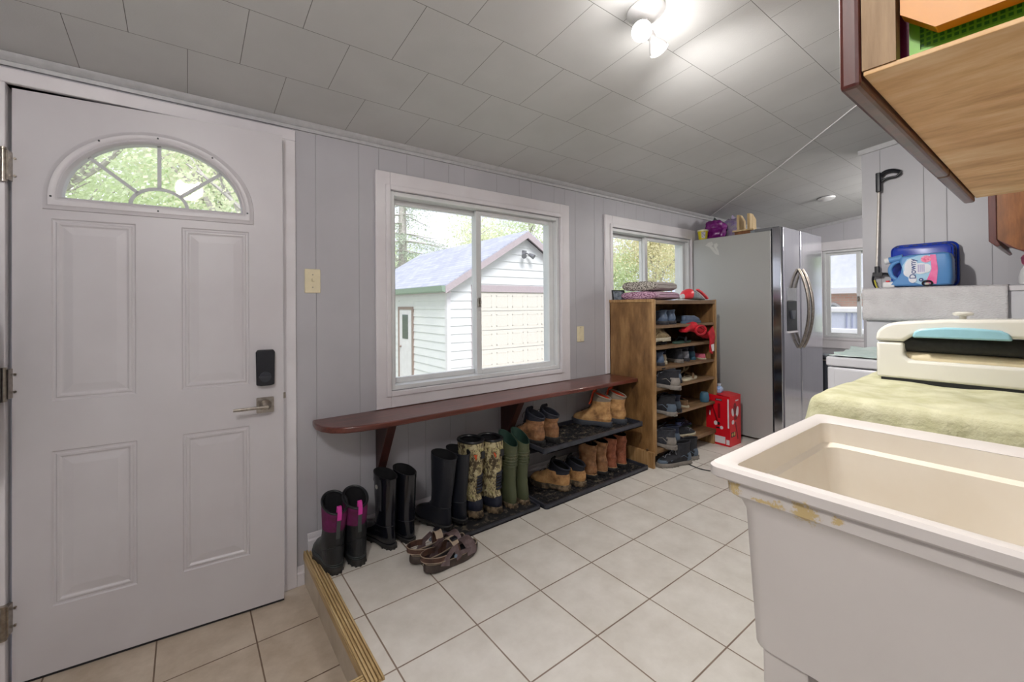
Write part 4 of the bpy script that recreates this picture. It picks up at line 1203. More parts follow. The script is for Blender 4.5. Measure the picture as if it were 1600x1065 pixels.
mb = MB(); mb.ribbon([(0.06, -0.03, 0.085), (0.10, -0.036, 0.066), (0.15, -0.04, 0.036), (0.185, -0.04, 0.012)], (0, 1, 0), 0.022, 0.012); mb.build('nozzle_brush', M_REDP, r)

# ------------------------------------------------------------------ refrigerator
M_FSIDE = plain('fridge_side_grey', (174, 174, 172), 0.33, 0.15, c2=(164, 164, 162), ns=260, bump=0.08)
def brushed():
    t = NT('brushed_stainless'); t.set(0.13, 1.0)
    f = t.noise(90, t.map((1, 1, 0.02)), 2)
    t.color(t.ramp(f, [(0.3, lin((196, 197, 204))), (0.7, lin((204, 205, 211)))]))
    return t.m
M_SS = brushed()
FX0, FX1, FYB, FYF = 3.300, 4.205, 0.245, -0.430
fr = thing('refrigerator', 'tall stainless side by side refrigerator with curved handles and an ice dispenser', 'refrigerator', (0, 0, 0))
mb = MB(); mb.box(FX0, FX1, FYF, FYB, 0.02, 1.762); mb.build('cabinet', M_FSIDE, fr, smooth=False, bevel=0.004)
SPL = 3.667
for x0, x1 in ((FX0+0.002, SPL-0.003), (SPL+0.003, FX1-0.002)):
    mb = MB(); q = 0.015
    mb.prism([(x0, -0.440), (x0, -0.505), (x0+q, -0.518), (x1-q, -0.518), (x1, -0.505), (x1, -0.440)], 'z', 0.10, 1.782); dr_ = mb.build('door', M_SS, fr, smooth=True, bevel=0.003)
    if x0 < SPL-0.1: ldoor = dr_
mb = MB(); mb.box(FX0+0.006, FX1-0.006, -0.442, FYF, 0.10, 1.775); mb.build('door_gasket', M_DARK, fr, smooth=False)
for x in (FX0+0.01, FX1-0.12):
    mb = MB(); mb.box(x, x+0.11, -0.49, -0.30, 1.762, 1.790); mb.build('hinge_cover', plain('hinge_grey', (110, 112, 116), 0.5), fr, bevel=0.004)
mb = MB(); mb.box(FX0+0.02, FX1-0.02, -0.46, FYF, 0.02, 0.095); mb.build('toe_grille', M_DARK, fr, smooth=False)
for x in (SPL-0.050, SPL+0.040):
    pts = []; 
    for i in range(17):
        t = i/16; pts.append((x, -0.520-0.075*math.sin(PI*t)**0.75, lerp(0.78, 1.45, t)))
    mb = MB(); mb.tube(pts, 0.0125, 10, flat=1.0); mb.build('handle', M_STEEL, fr)
mb = MB(); mb.box(3.378, 3.575, -0.5215, -0.515, 0.93, 1.178); mb.build('dispenser_recess', M_DARK, ldoor, smooth=False, bevel=0.003)
mb = MB(); mb.box(3.378, 3.575, -0.523, -0.515, 1.182, 1.285); mb.build('control_panel', plain('panel_silver', (176, 178, 184), 0.25, 0.4), ldoor, smooth=False, bevel=0.002)
mb = MB(); mb.prism([(3.43, 1.10), (3.52, 1.10), (3.50, 1.03), (3.45, 1.03)], 'y', -0.534, -0.521); mb.build('dispenser_paddle', plain('paddle_grey', (84, 88, 98), 0.3), ldoor, smooth=False)
mb = MB(); mb.box(3.378, 3.575, -0.530, -0.515, 0.915, 0.928); mb.build('drip_tray', M_TRIM, ldoor, smooth=False)
def paint_smear():
    mb = MB()
    for poly in ([(.128, 1.700), (.100, 1.722), (.062, 1.728), (.050, 1.700), (.070, 1.690), (.045, 1.668), (.030, 1.640), (.012, 1.612), (.004, 1.600), (.030, 1.610), (.060, 1.645), (.085, 1.680)],
                 [(.045, 1.705), (.018, 1.712), (.006, 1.690), (.020, 1.672), (.004, 1.640), (-.002, 1.600), (.010, 1.604), (.026, 1.640), (.042, 1.672)]):
        mb.prism(poly, 'x', FX0-0.0012, FX0-0.0002)
    return mb
paint_smear().build('plastic_film', plain('white_film', (196, 196, 192), 0.3), fr, smooth=False)

# things on the fridge
FT = 1.764
r = thing('plastic_tub', 'small yellow and white plastic tub at the back corner of the fridge top', 'tub', (3.365, 0.185, FT))
mb = MB(); mb.lathe([(0.032, 0), (0.036, 0.002), (0.046, 0.082)], 24); mb.build('tub_body', plain('yellow_plastic', (220, 206, 40), 0.4), r)
mb = MB(); mb.lathe([(0.049, 0.080), (0.050, 0.092), (0.045, 0.094)], 24); mb.build('lid', plain('pale_lid', (226, 224, 190), 0.4), r)
mb = MB()
for i in range(6):
    a0 = PI*1.06+0.14*i; 
    mb.add([(0.0385*math.cos(a0), 0.0385*math.sin(a0), 0.014), (0.0385*math.cos(a0+.14), 0.0385*math.sin(a0+.14), 0.014), (0.0465*math.cos(a0+.14), 0.0465*math.sin(a0+.14), 0.074), (0.0465*math.cos(a0), 0.0465*math.sin(a0), 0.074)], [(0, 1, 2, 3)])
mb.build('label_panel', plain('white_label', (214, 212, 216), 0.5, c2=(120, 110, 130), ns=60), r)
def bagmat(name, cols, ns):
    t = NT(name); t.set(0.25)
    f = t.noise(ns, None, 6, 0.7)
    st = [(0.25+0.5*i/(len(cols)-1), lin(c)) for i, c in enumerate(cols)]
    t.color(t.ramp(f, st)); t.bump(f, 0.5, 0.01)
    return t.m
def soft_bag(name, label, loc, rz, w, d, h, mat, seed, cat='bag', tie=None):
    r = thing(name, label, cat, loc, rz)
    mb = MB(); rings = []
    for i in range(13):
        t = i/12; e = (0.80+0.20*math.sin(PI*min(t*1.3, 1)*0.5)) * (1-max(0, (t-0.75)/0.25)**2*0.45)
        ring_ = []
        for j in range(32):
            a = 2*PI*j/32
            q = 1+0.30*noise.noise((math.cos(a)*2.6+seed, math.sin(a)*2.6, t*5))+0.12*noise.noise((math.cos(a)*7+seed, math.sin(a)*7, t*11))
            ring_.append((w/2*e*q*spow(math.cos(a), .75), d/2*e*q*spow(math.sin(a), .75), h*t*(1+0.10*noise.noise((math.cos(a)*1.5, math.sin(a)*1.5, seed)))))
        rings.append(ring_)
    mb.loft(rings); mb.build('bag_body', mat, r)
    mb = MB()
    mb.ribbon([(-w*0.3, 0, h*0.97), (0, 0.01, h*1.10), (w*0.3, -0.005, h*0.98)], (0, 0.3, 1), [0.02, 0.04, 0.02], 0.004); mb.build('gathered_top', tie or mat, r)
    return r
soft_bag('purple_bag', 'crumpled purple and black plastic bag on the fridge top', (3.50, 0.125, FT), 0.1, 0.18, 0.16, 0.185, bagmat('purple_film', [(30, 30, 34), (110, 20, 110), (130, 40, 130), (176, 130, 180)], 16), 2, tie=plain('dark_green_film', (48, 62, 56), 0.4))
soft_bag('clear_bag', 'translucent grey bag with lavender print behind the wooden rack on the fridge', (3.66, 0.035, FT), -0.1, 0.14, 0.17, 0.21, bagmat('grey_film', [(110, 112, 140), (170, 164, 172), (140, 120, 170), (196, 190, 196)], 18), 8)
r = thing('wooden_rack', 'small pale wooden rack with two upright boards on the fridge top', 'rack', (3.475, -0.175, FT), 0.0)
M_PALEW = wood('pale_pine', (176, 146, 100), (206, 180, 134), (224, 202, 160), 0.5, (14, 14, 2), 3, 0.04)
mb = MB(); mb.box(-0.07, 0.07, -0.075, 0.105, 0.042, 0.056); mb.build('rack_base', M_PALEW, r, smooth=False, bevel=0.002)
mb = MB()
mb.box(-0.06, 0.06, -0.06, 0.09, 0.0, 0.042); mb.build('rack_block', wood('brown_block', (96, 60, 34), (130, 84, 50), (150, 100, 62), 0.5), r, smooth=False, bevel=0.002)
for y in (0.045, -0.045):
    mb = MB(); mb.prism([(-0.065, 0.056), (0.065, 0.056), (0.065, 0.15), (0.0, 0.192), (-0.065, 0.192)], 'y', y, y+0.022); mb.build('upright_board', M_PALEW, r, smooth=False, bevel=0.002)
r = thing('plastic_bin_lid', 'flat grey plastic lid lying near the front of the fridge top', 'lid', (3.47, -0.300, FT+0.001))
mb = MB(); mb.rbox(-0.14, 0.14, -0.045, 0.045, 0, 0.022, 0.01); mb.build('lid_panel', plain('grey_blue_plastic', (128, 138, 144), 0.4), r, bevel=0.002)
mb = MB(); mb.rbox(-0.12, 0.12, -0.03, 0.03, 0.022, 0.03, 0.01); mb.build('lid_ridge', plain('grey_blue_plastic', (128, 138, 144), 0.4), r, bevel=0.002)

# ------------------------------------------------------------------ red vacuum box
M_RBOX = plain('red_carton', (208, 16, 34), 0.35, c2=(196, 12, 28), ns=5)
M_RBX2 = plain('dark_red_print', (120, 8, 20), 0.4)
M_WPR = plain('white_print', (214, 208, 212), 0.4)
bx = thing('red_carton', 'tall red product carton with white pictures standing between shoe shelf and fridge', 'box', (3.045, -0.150, 0), 0.0)
BW, BD, BH = 0.185, 0.20, 0.405      # x, y, z
mb = MB(); mb.box(-BW/2, BW/2, -BD/2, BD/2, 0, BH); mb.build('carton_body', M_RBOX, bx, smooth=False, bevel=0.002)
def dec(name, mat, quads, parent, off=0.0008, side='-x'):
    mb = MB()
    for k_, poly in enumerate(quads):
        o_ = off+0.00015*k_
        if side == '-x': mb.prism([(p[0], p[1]) for p in poly], 'x', -BW/2-o_, -BW/2+0.0002)
        else: mb.prism([(p[0], p[1]) for p in poly], 'y', -BD/2-o_, -BD/2+0.0002)
    return mb.build(name, mat, parent, smooth=False)
def ell(cx, cz, a, b, n=14, rot=0): return [(cx+a*math.cos(2*PI*i/n)*math.cos(rot)-b*math.sin(2*PI*i/n)*math.sin(rot), cz+a*math.cos(2*PI*i/n)*math.sin(rot)+b*math.sin(2*PI*i/n)*math.cos(rot)) for i in range(n)]
def rq(a, b, c, d): return [(a, c), (b, c), (b, d), (a, d)]
dec('white_stripe', M_WPR, [rq(-0.092, -0.080, 0.15, 0.385)], bx)
dec('spec_panel', M_WPR, [rq(-0.06, 0.04, 0.018, 0.075), rq(-0.094, -0.068, 0.015, 0.055)], bx)
dec('vacuum_wand_print', M_RBX2, [[(0.055, 0.36), (0.065, 0.36), (0.012, 0.19), (-0.004, 0.19)], rq(-0.02, 0.0, 0.22, 0.34)], bx)
dec('attachment_print', M_WPR, [ell(0.018, 0.175, 0.015, 0.018), ell(-0.030, 0.145, 0.014, 0.014), ell(0.066, 0.25, 0.006, 0.022)], bx)
dec('attachment_dark_print', M_DARK, [ell(-0.006, 0.175, 0.012, 0.014), ell(0.0, 0.140, 0.022, 0.006)], bx)
dec('badge_print', M_DARK, [rq(-0.035, 0.018, 0.362, 0.378)], bx)
dec('badge_lettering_print', M_WPR, [rq(-0.03+0.009*i, -0.026+0.009*i, 0.367, 0.374) for i in range(5)], bx, 0.0012)
dec('vacuum_photo_print', M_WPR, [ell(-0.048, 0.275, 0.018, 0.035, rot=0.3), ell(0.030, 0.27, 0.022, 0.045, rot=-0.2), ell(-0.045, 0.195, 0.020, 0.018), rq(0.0, 0.05, 0.36, 0.37)], bx, side='-y')
dec('vacuum_red_print', M_RBX2, [ell(-0.01, 0.30, 0.028, 0.05), ell(0.0, 0.225, 0.03, 0.02), [(-0.012, 0.19), (0.005, 0.19), (0.045, 0.045), (0.030, 0.045)]], bx, side='-y')
dec('caption_panel_print', M_DARK, [rq(-0.075, -0.005, 0.075, 0.115)], bx, side='-y')
dec('caption_badge_print', plain('gold_print', (190, 160, 90), 0.4), [ell(-0.055, 0.095, 0.012, 0.014), ell(-0.022, 0.098, 0.012, 0.016)], bx, 0.0012, '-y')
mb = MB(); mb.add([(-BW/2, -BD/2, BH+.001), (BW/2, -BD/2, BH+.001), (BW/2, 0.0, BH+0.012), (-BW/2, 0.0, BH+0.010), (-BW/2, BD/2, BH+.001), (BW/2, BD/2, BH+.001)], [(0, 1, 2, 3), (3, 2, 5, 4)]); mb.build('top_flap', M_RBOX, bx, smooth=False)
r = thing('plastic_bag', 'small blue and white plastic bag on top of the red carton', 'bag', (3.02, -0.13, BH+0.006))
mb = MB(); mb.ball((0, 0, 0.03), 0.036, 0.03, 0.034); mb.v = [(x*(1+.2*noise.noise((x*60, y*60, z*60))), y*(1+.2*noise.noise((x*50, y*50, z*50))), z) for x, y, z in mb.v]; mb.build('bag_body', plain('blue_film', (120, 160, 216), 0.3, c2=(190, 206, 228), ns=30), r)
mb = MB(); mb.loft([[(0.016*k*math.cos(2*PI*j/10), 0.01*k*math.sin(2*PI*j/10), z) for j in range(10)] for k, z in ((0.8, .055), (1.3, .072), (1.5, .078))]); mb.build('bag_neck', plain('white_film2', (206, 214, 224), 0.3), r)
r = thing('bottle_top', 'round red plastic cap on the left of the red carton top', 'cap', (2.99, -0.065, BH+0.008))
mb = MB(); mb.lathe([(0.024, 0), (0.026, 0.004), (0.024, 0.03), (0.014, 0.038)], 18); mb.build('cap_body', plain('deep_red_plastic', (176, 24, 38), 0.35), r)
mb = MB(); mb.tube([(0.0, 0.0, 0.036), (-0.004, 0.004, 0.07), (-0.012, 0.006, 0.13)], 0.002, 6); mb.build('rod', M_DARK, r)
# cord on the floor
cd = bpy.data.objects.new('tmp', None); bpy.data.objects.remove(cd)
mb = MB(); pts = cr([(2.36, -0.14, .004), (2.345, -0.25, .004), (2.33, -0.34, .004), (2.36, -0.42, .004), (2.45, -0.52, .004), (2.62, -0.62, .004)], 6)
mb.tube(pts, 0.0035, 8); o = mb.build('power_cord', M_DARK); tag(o, 'thin black cord curling on the tiles in front of the shoe shelf', 'cord')

# ------------------------------------------------------------------ laundry tub
def rr(x0, x1, y0, y1, r, z, n=6):
    p = []
    for cx, cy, st in ((x1-r, y1-r, 0), (x0+r, y1-r, PI/2), (x0+r, y0+r, PI), (x1-r, y0+r, 1.5*PI)):
        for k in range(n+1):
            t = st+PI/2*k/n; p.append((cx+r*math.cos(t), cy+r*math.sin(t), z))
    return p
def tub_mat():
    t = NT('tub_plastic'); t.set(0.42)
    base = t.ramp(t.noise(3), [(0.3, lin((206, 200, 196))), (0.7, lin((214, 208, 204)))])
    sep = t.t.nodes.new('ShaderNodeSeparateXYZ'); t.l(t.tc.outputs['Object'], sep.inputs[0])
    # yellow brown paint patches, each at a spot of its own on the front band
    acc = None
    for y, z, ry, rz in ((-1.535, 0.812, 0.014, 0.016), (-1.610, 0.806, 0.012, 0.010), (-1.655, 0.808, 0.020, 0.020), (-1.700, 0.813, 0.007, 0.010), (-1.585, 0.803, 0.016, 0.004)):
        a = t.math('DIVIDE', t.math('SUBTRACT', sep.outputs[1], y), ry); b = t.math('DIVIDE', t.math('SUBTRACT', sep.outputs[2], z), rz)
        d = t.math('SQRT', t.math('ADD', t.math('MULTIPLY', a, a), t.math('MULTIPLY', b, b)))
        acc = d if acc is None else t.math('MINIMUM', acc, d)
    onface = t.math('LESS_THAN', sep.outputs[0], 0.32)
    blot = t.math('ADD', acc, t.math('MULTIPLY', t.math('SUBTRACT', t.noise(70, None, 8, 0.8), 0.5), 5.0))
    msk = t.math('MULTIPLY', t.ramp(blot, [(0.60, (1, 1, 1)), (1.0, (0, 0, 0))]), onface)
    t.color(t.mix(t.math('MULTIPLY', msk, 0.8), base, lin((196, 168, 96))))
    return t.m
M_TUB = tub_mat()
M_TUBI = plain('tub_inside', (226, 219, 206), 0.4, c2=(219, 210, 194), ns=5)
sk = thing('laundry_tub', 'deep white plastic laundry tub with yellow stains, nearest the camera', 'sink', (0, 0, 0))
TX0, TX1, TY0, TY1, TZR = 0.278, 0.877, -2.09, -1.490, 0.852
mb = MB()
mb.loft([rr(TX0+.004, TX1-.004, TY0+.004, TY1-.004, .022, .826), rr(TX0, TX1, TY0, TY1, .024, .830), rr(TX0, TX1, TY0, TY1, .024, .846), rr(TX0+.006, TX1-.006, TY0+.006, TY1-.006, .02, TZR),
         rr(TX0+.026, TX1-.066, TY0+.04, TY1-.030, .02, TZR), rr(TX0+.034, TX1-.074, TY0+.048, TY1-.038, .022, .846)], False, False)
mb.loft([rr(TX0+.034, TX1-.074, TY0+.048, TY1-.038, .022, .846), rr(TX0+.004, TX1-.004, TY0+.004, TY1-.004, .022, .826)], False, False)
mb.build('rim', M_TUB, sk)
mb = MB()
mb.loft([rr(TX0+.034, TX1-.074, TY0+.048, TY1-.038, .022, .8455), rr(TX0+.040, TX1-.080, TY0+.055, TY1-.044, .03, .800), rr(TX0+.048, TX1-.094, TY0+.062, TY1-.056, .035, .793), rr(TX0+.085, TX1-.13, TY0+.10, TY1-.10, .05, .53), rr(TX0+.12, TX1-.17, TY0+.14, TY1-.14, .05, .50)], False, True)
mb.build('basin', M_TUBI, sk)
mb = MB(); mb.lathe([(0.035, 0.5015), (0.035, 0.504), (0.028, 0.503)], 20, (0.56, -1.80, 0)); mb.build('drain', M_STEEL, sk)
mb = MB()
mb.loft([rr(TX0+.012, TX1-.012, TY0+.012, TY1-.028, .02, .828), rr(TX0+.013, TX1-.013, TY0+.013, TY1-.030, .022, .800), rr(TX0+.022, TX1-.022, TY0+.02, TY1-.046, .026, .790), rr(TX0+.026, TX1-.026, TY0+.03, TY1-.054, .03, .77), rr(TX0+.034, TX1-.034, TY0+.04, TY1-.066, .03, .523)], False, True)
mb.build('skirt', M_TUB, sk)
for x in (TX0+.040, TX1-.100):
    for y, d in ((TY1-.084, -1), (TY0+.10, 1)):
        mb = MB(); 
        y2 = y + d*0.075
        a = [(x, y, .54), (x+.06, y, .54), (x+.06, y2, .54), (x, y2, .54)]; b = [(x+.004, y+d*.002, 0), (x+.045, y+d*.002, 0), (x+.045, y+d*.045, 0), (x+.004, y+d*.045, 0)]
        mb.loft([a, b]); mb.build('leg', M_TUB, sk, smooth=False, bevel=0.004)

# ------------------------------------------------------------------ wringer washer under a green towel
M_ENAM = plain('cream_enamel', (222, 220, 211), 0.25, c2=(216, 214, 204), ns=4, coat=0.4)
M_BLUEH = plain('pale_blue_release_bar', (150, 198, 212), 0.25, coat=0.3)
M_ROLLB = plain('black_roller', (30, 30, 28), 0.75, c2=(40, 40, 38), ns=60, bump=0.2)
M_ROLLC = plain('cream_roller', (206, 194, 160), 0.4, c2=(196, 182, 148))
ws = thing('wringer_washer', 'vintage white wringer washer with a pale blue release bar and black roller', 'washing machine', (0, 0, 0))
mb = MB(); mb.loft([rr(0.98, 1.62, -2.08, -1.50, .10, z) for z in (0.16, 0.20)] + [rr(0.96, 1.64, -2.09, -1.48, .12, z) for z in (0.24, 0.86)] + [rr(0.99, 1.61, -2.07, -1.51, .12, 0.878)])
mb.build('tub', M_ENAM, ws)
for x in (1.02, 1.54):
    for y in (-2.03, -1.56):
        mb = MB(); mb.tube([(x, y, 0.17), (x, y, 0.03)], 0.018, 10); mb.ball((x, y, 0.022), 0.022); mb.build('leg', M_ENAM, ws)
# wringer head: frame as an outline with an opening, thickness along x
HX0, HX1 = 1.365, 1.50
def hpoly():
    o = [(-1.518, 0.905), (-1.518, 1.035)]
    for k in range(9):
        a = PI - PI/2*k/8; o.append((-1.518-0.075-0.075*math.cos(a), 1.035+0.065*math.sin(a)))
    # o y runs towards the right wall, i.e. towards more negative y
    o2 = [(-1.518, 0.905), (-1.518, 1.045)]
    for k in range(1, 9):
        a = PI/2*k/8; o2.append((-1.518-0.075*(1-math.cos(a)), 1.045+0.052*math.sin(a)))
    o2 += [(-1.69, 1.106), (-1.85, 1.109), (-1.96, 1.100)]
    for k in range(1, 9):
        a = PI/2*k/8; o2.append((-1.985-0.06*math.sin(a), 1.043+0.052*math.cos(a)))
    o2 += [(-2.045, 0.905)]
    return o2
O = hpoly()
inn = [(-1.604, 0.970), (-1.594, 0.985), (-1.590, 1.020), (-1.600, 1.028), (-1.955, 1.028), (-1.965, 1.020), (-1.965, 0.985), (-1.955, 0.970)]
def clipz(poly, lo, hi):
    return [(y, min(max(z, lo), hi)) for y, z in poly]
mb = MB()
mb.prism([(-1.518, 0.905), (-1.518, 1.028), (-1.590, 1.028), (-1.590, 0.985), (-1.604, 0.970), (-1.955, 0.970), (-1.965, 0.985), (-1.965, 1.028), (-2.045, 1.028), (-2.045, 0.905)], 'x', HX0, HX1)
mb.build('wringer_frame', M_ENAM, ws, bevel=0.010, seg=4)
mb = MB()
up_ = [(-1.516, 1.030)] + [p for p in O if p[1] > 1.040] + [(-2.047, 1.030), (-1.967, 1.030), (-1.955, 1.046), (-1.84, 1.052), (-1.615, 1.052), (-1.600, 1.040), (-1.588, 1.030)]
mb.prism(up_, 'x', HX0-0.004, HX1+0.004)
mb.build('wringer_hood', M_ENAM, ws, bevel=0.012, seg=4)
mb = MB(); mb.prism([(-1.612, 1.046), (-1.618, 1.066), (-1.634, 1.075), (-1.69, 1.081), (-1.75, 1.081), (-1.805, 1.076), (-1.822, 1.066), (-1.828, 1.046)], 'x', HX0-0.016, HX0+0.01); mb.build('release_bar', M_BLUEH, ws, bevel=0.006, seg=3)
mb = MB(); mb.lathe([(0.0, -2.0), (0.027, -2.0), (0.027, -1.575), (0.0, -1.575)], 20, (HX0+0.045, 0, 1.022), 'y'); mb.build('upper_roller', M_ROLLB, ws)
mb = MB(); mb.lathe([(0.0, -2.0), (0.026, -2.0), (0.026, -1.575), (0.0, -1.575)], 20, (HX0+0.045, 0, 0.969), 'y'); mb.build('lower_roller', M_ROLLC, ws)
mb = MB(); mb.box(HX0+0.08, HX0+0.10, -2.0, -1.58, 0.96, 1.04); mb.build('back_plate', M_ROLLB, ws, smooth=False)
mb = MB(); mb.lathe([(0.008, 1.100), (0.008, 1.116), (0.022, 1.119), (0.025, 1.125), (0.018, 1.130)], 20, (HX0+0.05, -1.722, 0)); mb.build('pressure_knob', M_ENAM, ws)
mb = MB(); mb.box(HX0+0.004, HX1-0.004, -2.04, -1.53, 0.893, 0.906); mb.build('base_gasket', M_DARK, ws, smooth=False)
# towel draped over the washer
M_TOWG = plain('green_towel', (202, 200, 170), 0.95, c2=(180, 178, 142), ns=16, bump=0.9, bd=0.004)
mb = MB(); nu, nv = 72, 64; vs_ = []; fs_ = []
AX0, AX1, AY0, AY1 = 0.955, 1.66, -2.10, -1.478
cx, cy = (AX0+AX1)/2, (AY0+AY1)/2
for i in range(nu+1):
    for j in range(nv+1):
        u, v = i/nu*2-1, j/nv*2-1
        hx, hy = (AX1-AX0)/2, (AY1-AY0)/2
        ex = 0.16 if True else 0
        X, Y = u*(hx+ex*1.25), v*(hy+ex*1.6)
        ox, oy = max(abs(X)-hx, 0), max(abs(Y)-hy, 0)
        drop = math.hypot(ox, oy)
        sx, sy = math.copysign(min(abs(X), hx), X), math.copysign(min(abs(Y), hy), Y)
        fold = noise.noise((X*9, Y*9, 2))*0.5+noise.noise((X*22+3, Y*18, 5))*0.25
        if drop > 0:
            dx, dy = ((ox/drop)*math.copysign(1, X), (oy/drop)*math.copysign(1, Y)) 
            bul = 0.010 + 0.020*min(drop/0.15, 1) + 0.014*noise.noise(((X+Y)*11, (X-Y)*7, 1))*min(drop/0.06, 1)
            b0_ = 0.022
            if drop < b0_*PI/2:
                a = drop/b0_; px_, pz = sx+dx*b0_*math.sin(a), 0.889-b0_*(1-math.cos(a))
                py_ = sy+dy*b0_*math.sin(a)
            else:
                px_, py_, pz = sx+dx*(b0_+bul*min(1, (drop-b0_*PI/2)/0.08)), sy+dy*(b0_+bul*min(1, (drop-b0_*PI/2)/0.08)), 0.889-b0_-(drop-b0_*PI/2)
        else:
            px_, py_, pz = sx, sy, 0.889+0.004*fold
        # low creases on the top
        if pz > 0.88: pz += 0.0035*math.sin((X*0.6-Y)*26+fold*4)*max(0, min(1, (hx-abs(X))/0.05))
        py = min(max(cy+py_, Y1+0.004), 0)
        vs_.append((cx+px_, py, pz))
for i in range(nu):
    for j in range(nv):
        a = i*(nv+1)+j; fs_.append((a, a+nv+1, a+nv+2, a+1))
mb.add(vs_, fs_)
o = mb.build('towel', M_TOWG)
sd_ = o.modifiers.new('solid', 'SOLIDIFY'); sd_.thickness = 0.006; sd_.offset = 1
sd_ = o.modifiers.new('sub', 'SUBSURF'); sd_.levels = 1; sd_.render_levels = 1
tag(o, 'pale green terry towel spread under the wringer and hanging down behind the tub', 'towel')

# ------------------------------------------------------------------ dryer with mint cloth, white cabinet behind it
M_APPL = plain('appliance_white', (212, 212, 216), 0.3, c2=(206, 206, 211), ns=4)
dr = thing('dryer', 'white dryer standing behind the wringer washer, covered by a mint cloth', 'dryer', (0, 0, 0))
mb = MB(); mb.box(2.36, 2.80, -1.76, -1.085, 0.02, 0.80); mb.build('cabinet', M_APPL, dr, smooth=False, bevel=0.008)
mb = MB(); mb.box(2.352, 2.805, -1.765, -1.080, 0.806, 0.858); mb.build('top_panel', M_APPL, dr, smooth=False, bevel=0.010, seg=3)
mb = MB(); mb.box(2.350, 2.3595, -1.74, -1.118, 0.06, 0.79); mb.build('front_panel', M_APPL, dr, smooth=False, bevel=0.003)
mb = MB(); mb.box(2.38, 2.78, -1.75, -1.10, 0.0, 0.02); mb.build('foot', M_DARK, dr, smooth=False)
M_MINT = plain('mint_cloth', (226, 240, 237), 0.9, c2=(208, 230, 225), ns=18, bump=0.3)
mb = MB(); vs_ = []; fs_ = []; nu, nv = 40, 50
for i in range(nu+1):
    for j in range(nv+1):
        x = lerp(2.356, 2.79, i/nu); y = lerp(-1.74, -1.092, j/nv)
        t = min(1, (j/nv)*1.0)
        edge = noise.noise((x*12, y*3, 7))*0.02
        z = 0.8595 + 0.006 + (0.022*max(0, i/nu)**1.2)*(0.55+0.6*noise.noise((x*11, y*8, 1))) + 0.004*math.sin(y*60+x*40)*(1 if i > 2 else 0.3)
        z = max(z, 0.8605)
        vs_.append((x, y+edge*(1 if j == nv else 0), z))
for i in range(nu):
    for j in range(nv):
        a = i*(nv+1)+j; fs_.append((a, a+nv+1, a+nv+2, a+1))
mb.add(vs_, fs_); o = mb.build('cloth', M_MINT); q = o.modifiers.new('solid', 'SOLIDIFY'); q.thickness = 0.003; q.offset = 1
tag(o, 'rumpled mint green cloth lying on the dryer top', 'cloth')

cb = thing('white_cabinet', 'white box cabinet against the partition wall carrying the bottles and basket', 'cabinet', (0, 0, 0))
mb = MB(); mb.box(2.815, 3.108, -2.125, -1.158, 0, 1.215); mb.build('body', M_APPL, cb, smooth=False, bevel=0.004)
mb = MB(); mb.box(2.805, 3.112, -2.13, -1.150, 1.215, 1.243); mb.build('top_board', M_TRIM, cb, smooth=False, bevel=0.004)
M_TEX = NT('textured_throw'); M_TEX.set(0.95)
v_ = M_TEX.map((1, 1, 3)); q = M_TEX.n('ShaderNodeTexVoronoi', Scale=90.0); M_TEX.l(v_, q.inputs['Vector'])
M_TEX.color(M_TEX.ramp(M_TEX.noise(9), [(0.3, lin((206, 202, 204))), (0.7, lin((222, 220, 221)))])); M_TEX.bump(q.outputs['Distance'], 0.7, 0.004); M_TEX = M_TEX.m
mb = MB(); vs_ = []; fs_ = []
path = [(3.06, 1.2445), (2.95, 1.2445), (2.86, 1.2450), (2.815, 1.2450), (2.7995, 1.238)] + [(2.797-0.004*math.sin(k*1.1), 1.238-0.0205*k) for k in range(1, 10)]
nv = 60
for i, (x, z) in enumerate(path):
    for j in range(nv+1):
        y = lerp(-1.735, -1.146, j/nv)
        w = 0
        if i > 4:
            w = 0.004*noise.noise((y*14, z*8, 3)) - 0.0045*math.exp(-((z-1.143-0.006*math.sin(y*50))/0.010)**2) - 0.003*math.exp(-((y+1.690-0.01*math.sin(z*60))/0.012)**2)
        vs_.append((x-0.003+w, y, z+(0.004*noise.noise((y*9, 1, 1)) if i == len(path)-1 else 0)))
for i in range(len(path)-1):
    for j in range(nv):
        a = i*(nv+1)+j; fs_.append((a, a+nv+1, a+nv+2, a+1))
# side drop
mb.add(vs_, fs_); o = mb.build('throw', M_TEX); q = o.modifiers.new('solid', 'SOLIDIFY'); q.thickness = 0.004; q.offset = 1
tag(o, 'textured off-white throw hung over the front edge of the white cabinet', 'cloth')

# things on the cabinet
CZ = 1.250
# blue basket standing on its long edge against the wall
M_BLB = plain('royal_blue_plastic', (20, 60, 176), 0.3, c2=(16, 48, 150), ns=10)
bk = thing('laundry_basket', 'royal blue plastic basket standing on edge behind the fabric softener jug', 'basket', (3.035, -1.382, CZ))
mb = MB(); 
def rry(y0, y1, z0, z1, r, x, n=5):
    return [(x, a, b) for a, b, _ in rr(y0, y1, z0, z1, r, 0, n)]
mb.loft([rry(-.138, .140, .006, .262, .03, .055), rry(-.128, .130, .014, .252, .03, -.045), rry(-.118, .120, .022, .244, .03, -.050)], False, True)
mb.build('basket_body', M_BLB, bk)
mb = MB(); mb.tube(rry(-.146, .148, 0.006, .268, .035, .052), 0.006, 8, closed=True); mb.tube(rry(-.134, .136, .012, .256, .03, -.035), 0.004, 8, closed=True); mb.build('basket_rim', M_BLB, bk)
mb = MB()
for k in range(6):
    y = lerp(-0.10, 0.11, k/5); mb.box(-0.040, 0.045, y-0.012, y+0.010, 0.253, 0.2585)
for k in range(9):
    z = lerp(0.03, 0.22, k/8); mb.box(-0.03, 0.035, -0.137, -0.131, z-0.004, z+0.004)
mb.build('vent_slot', plain('deep_blue', (10, 24, 84), 0.5), bk, smooth=False)

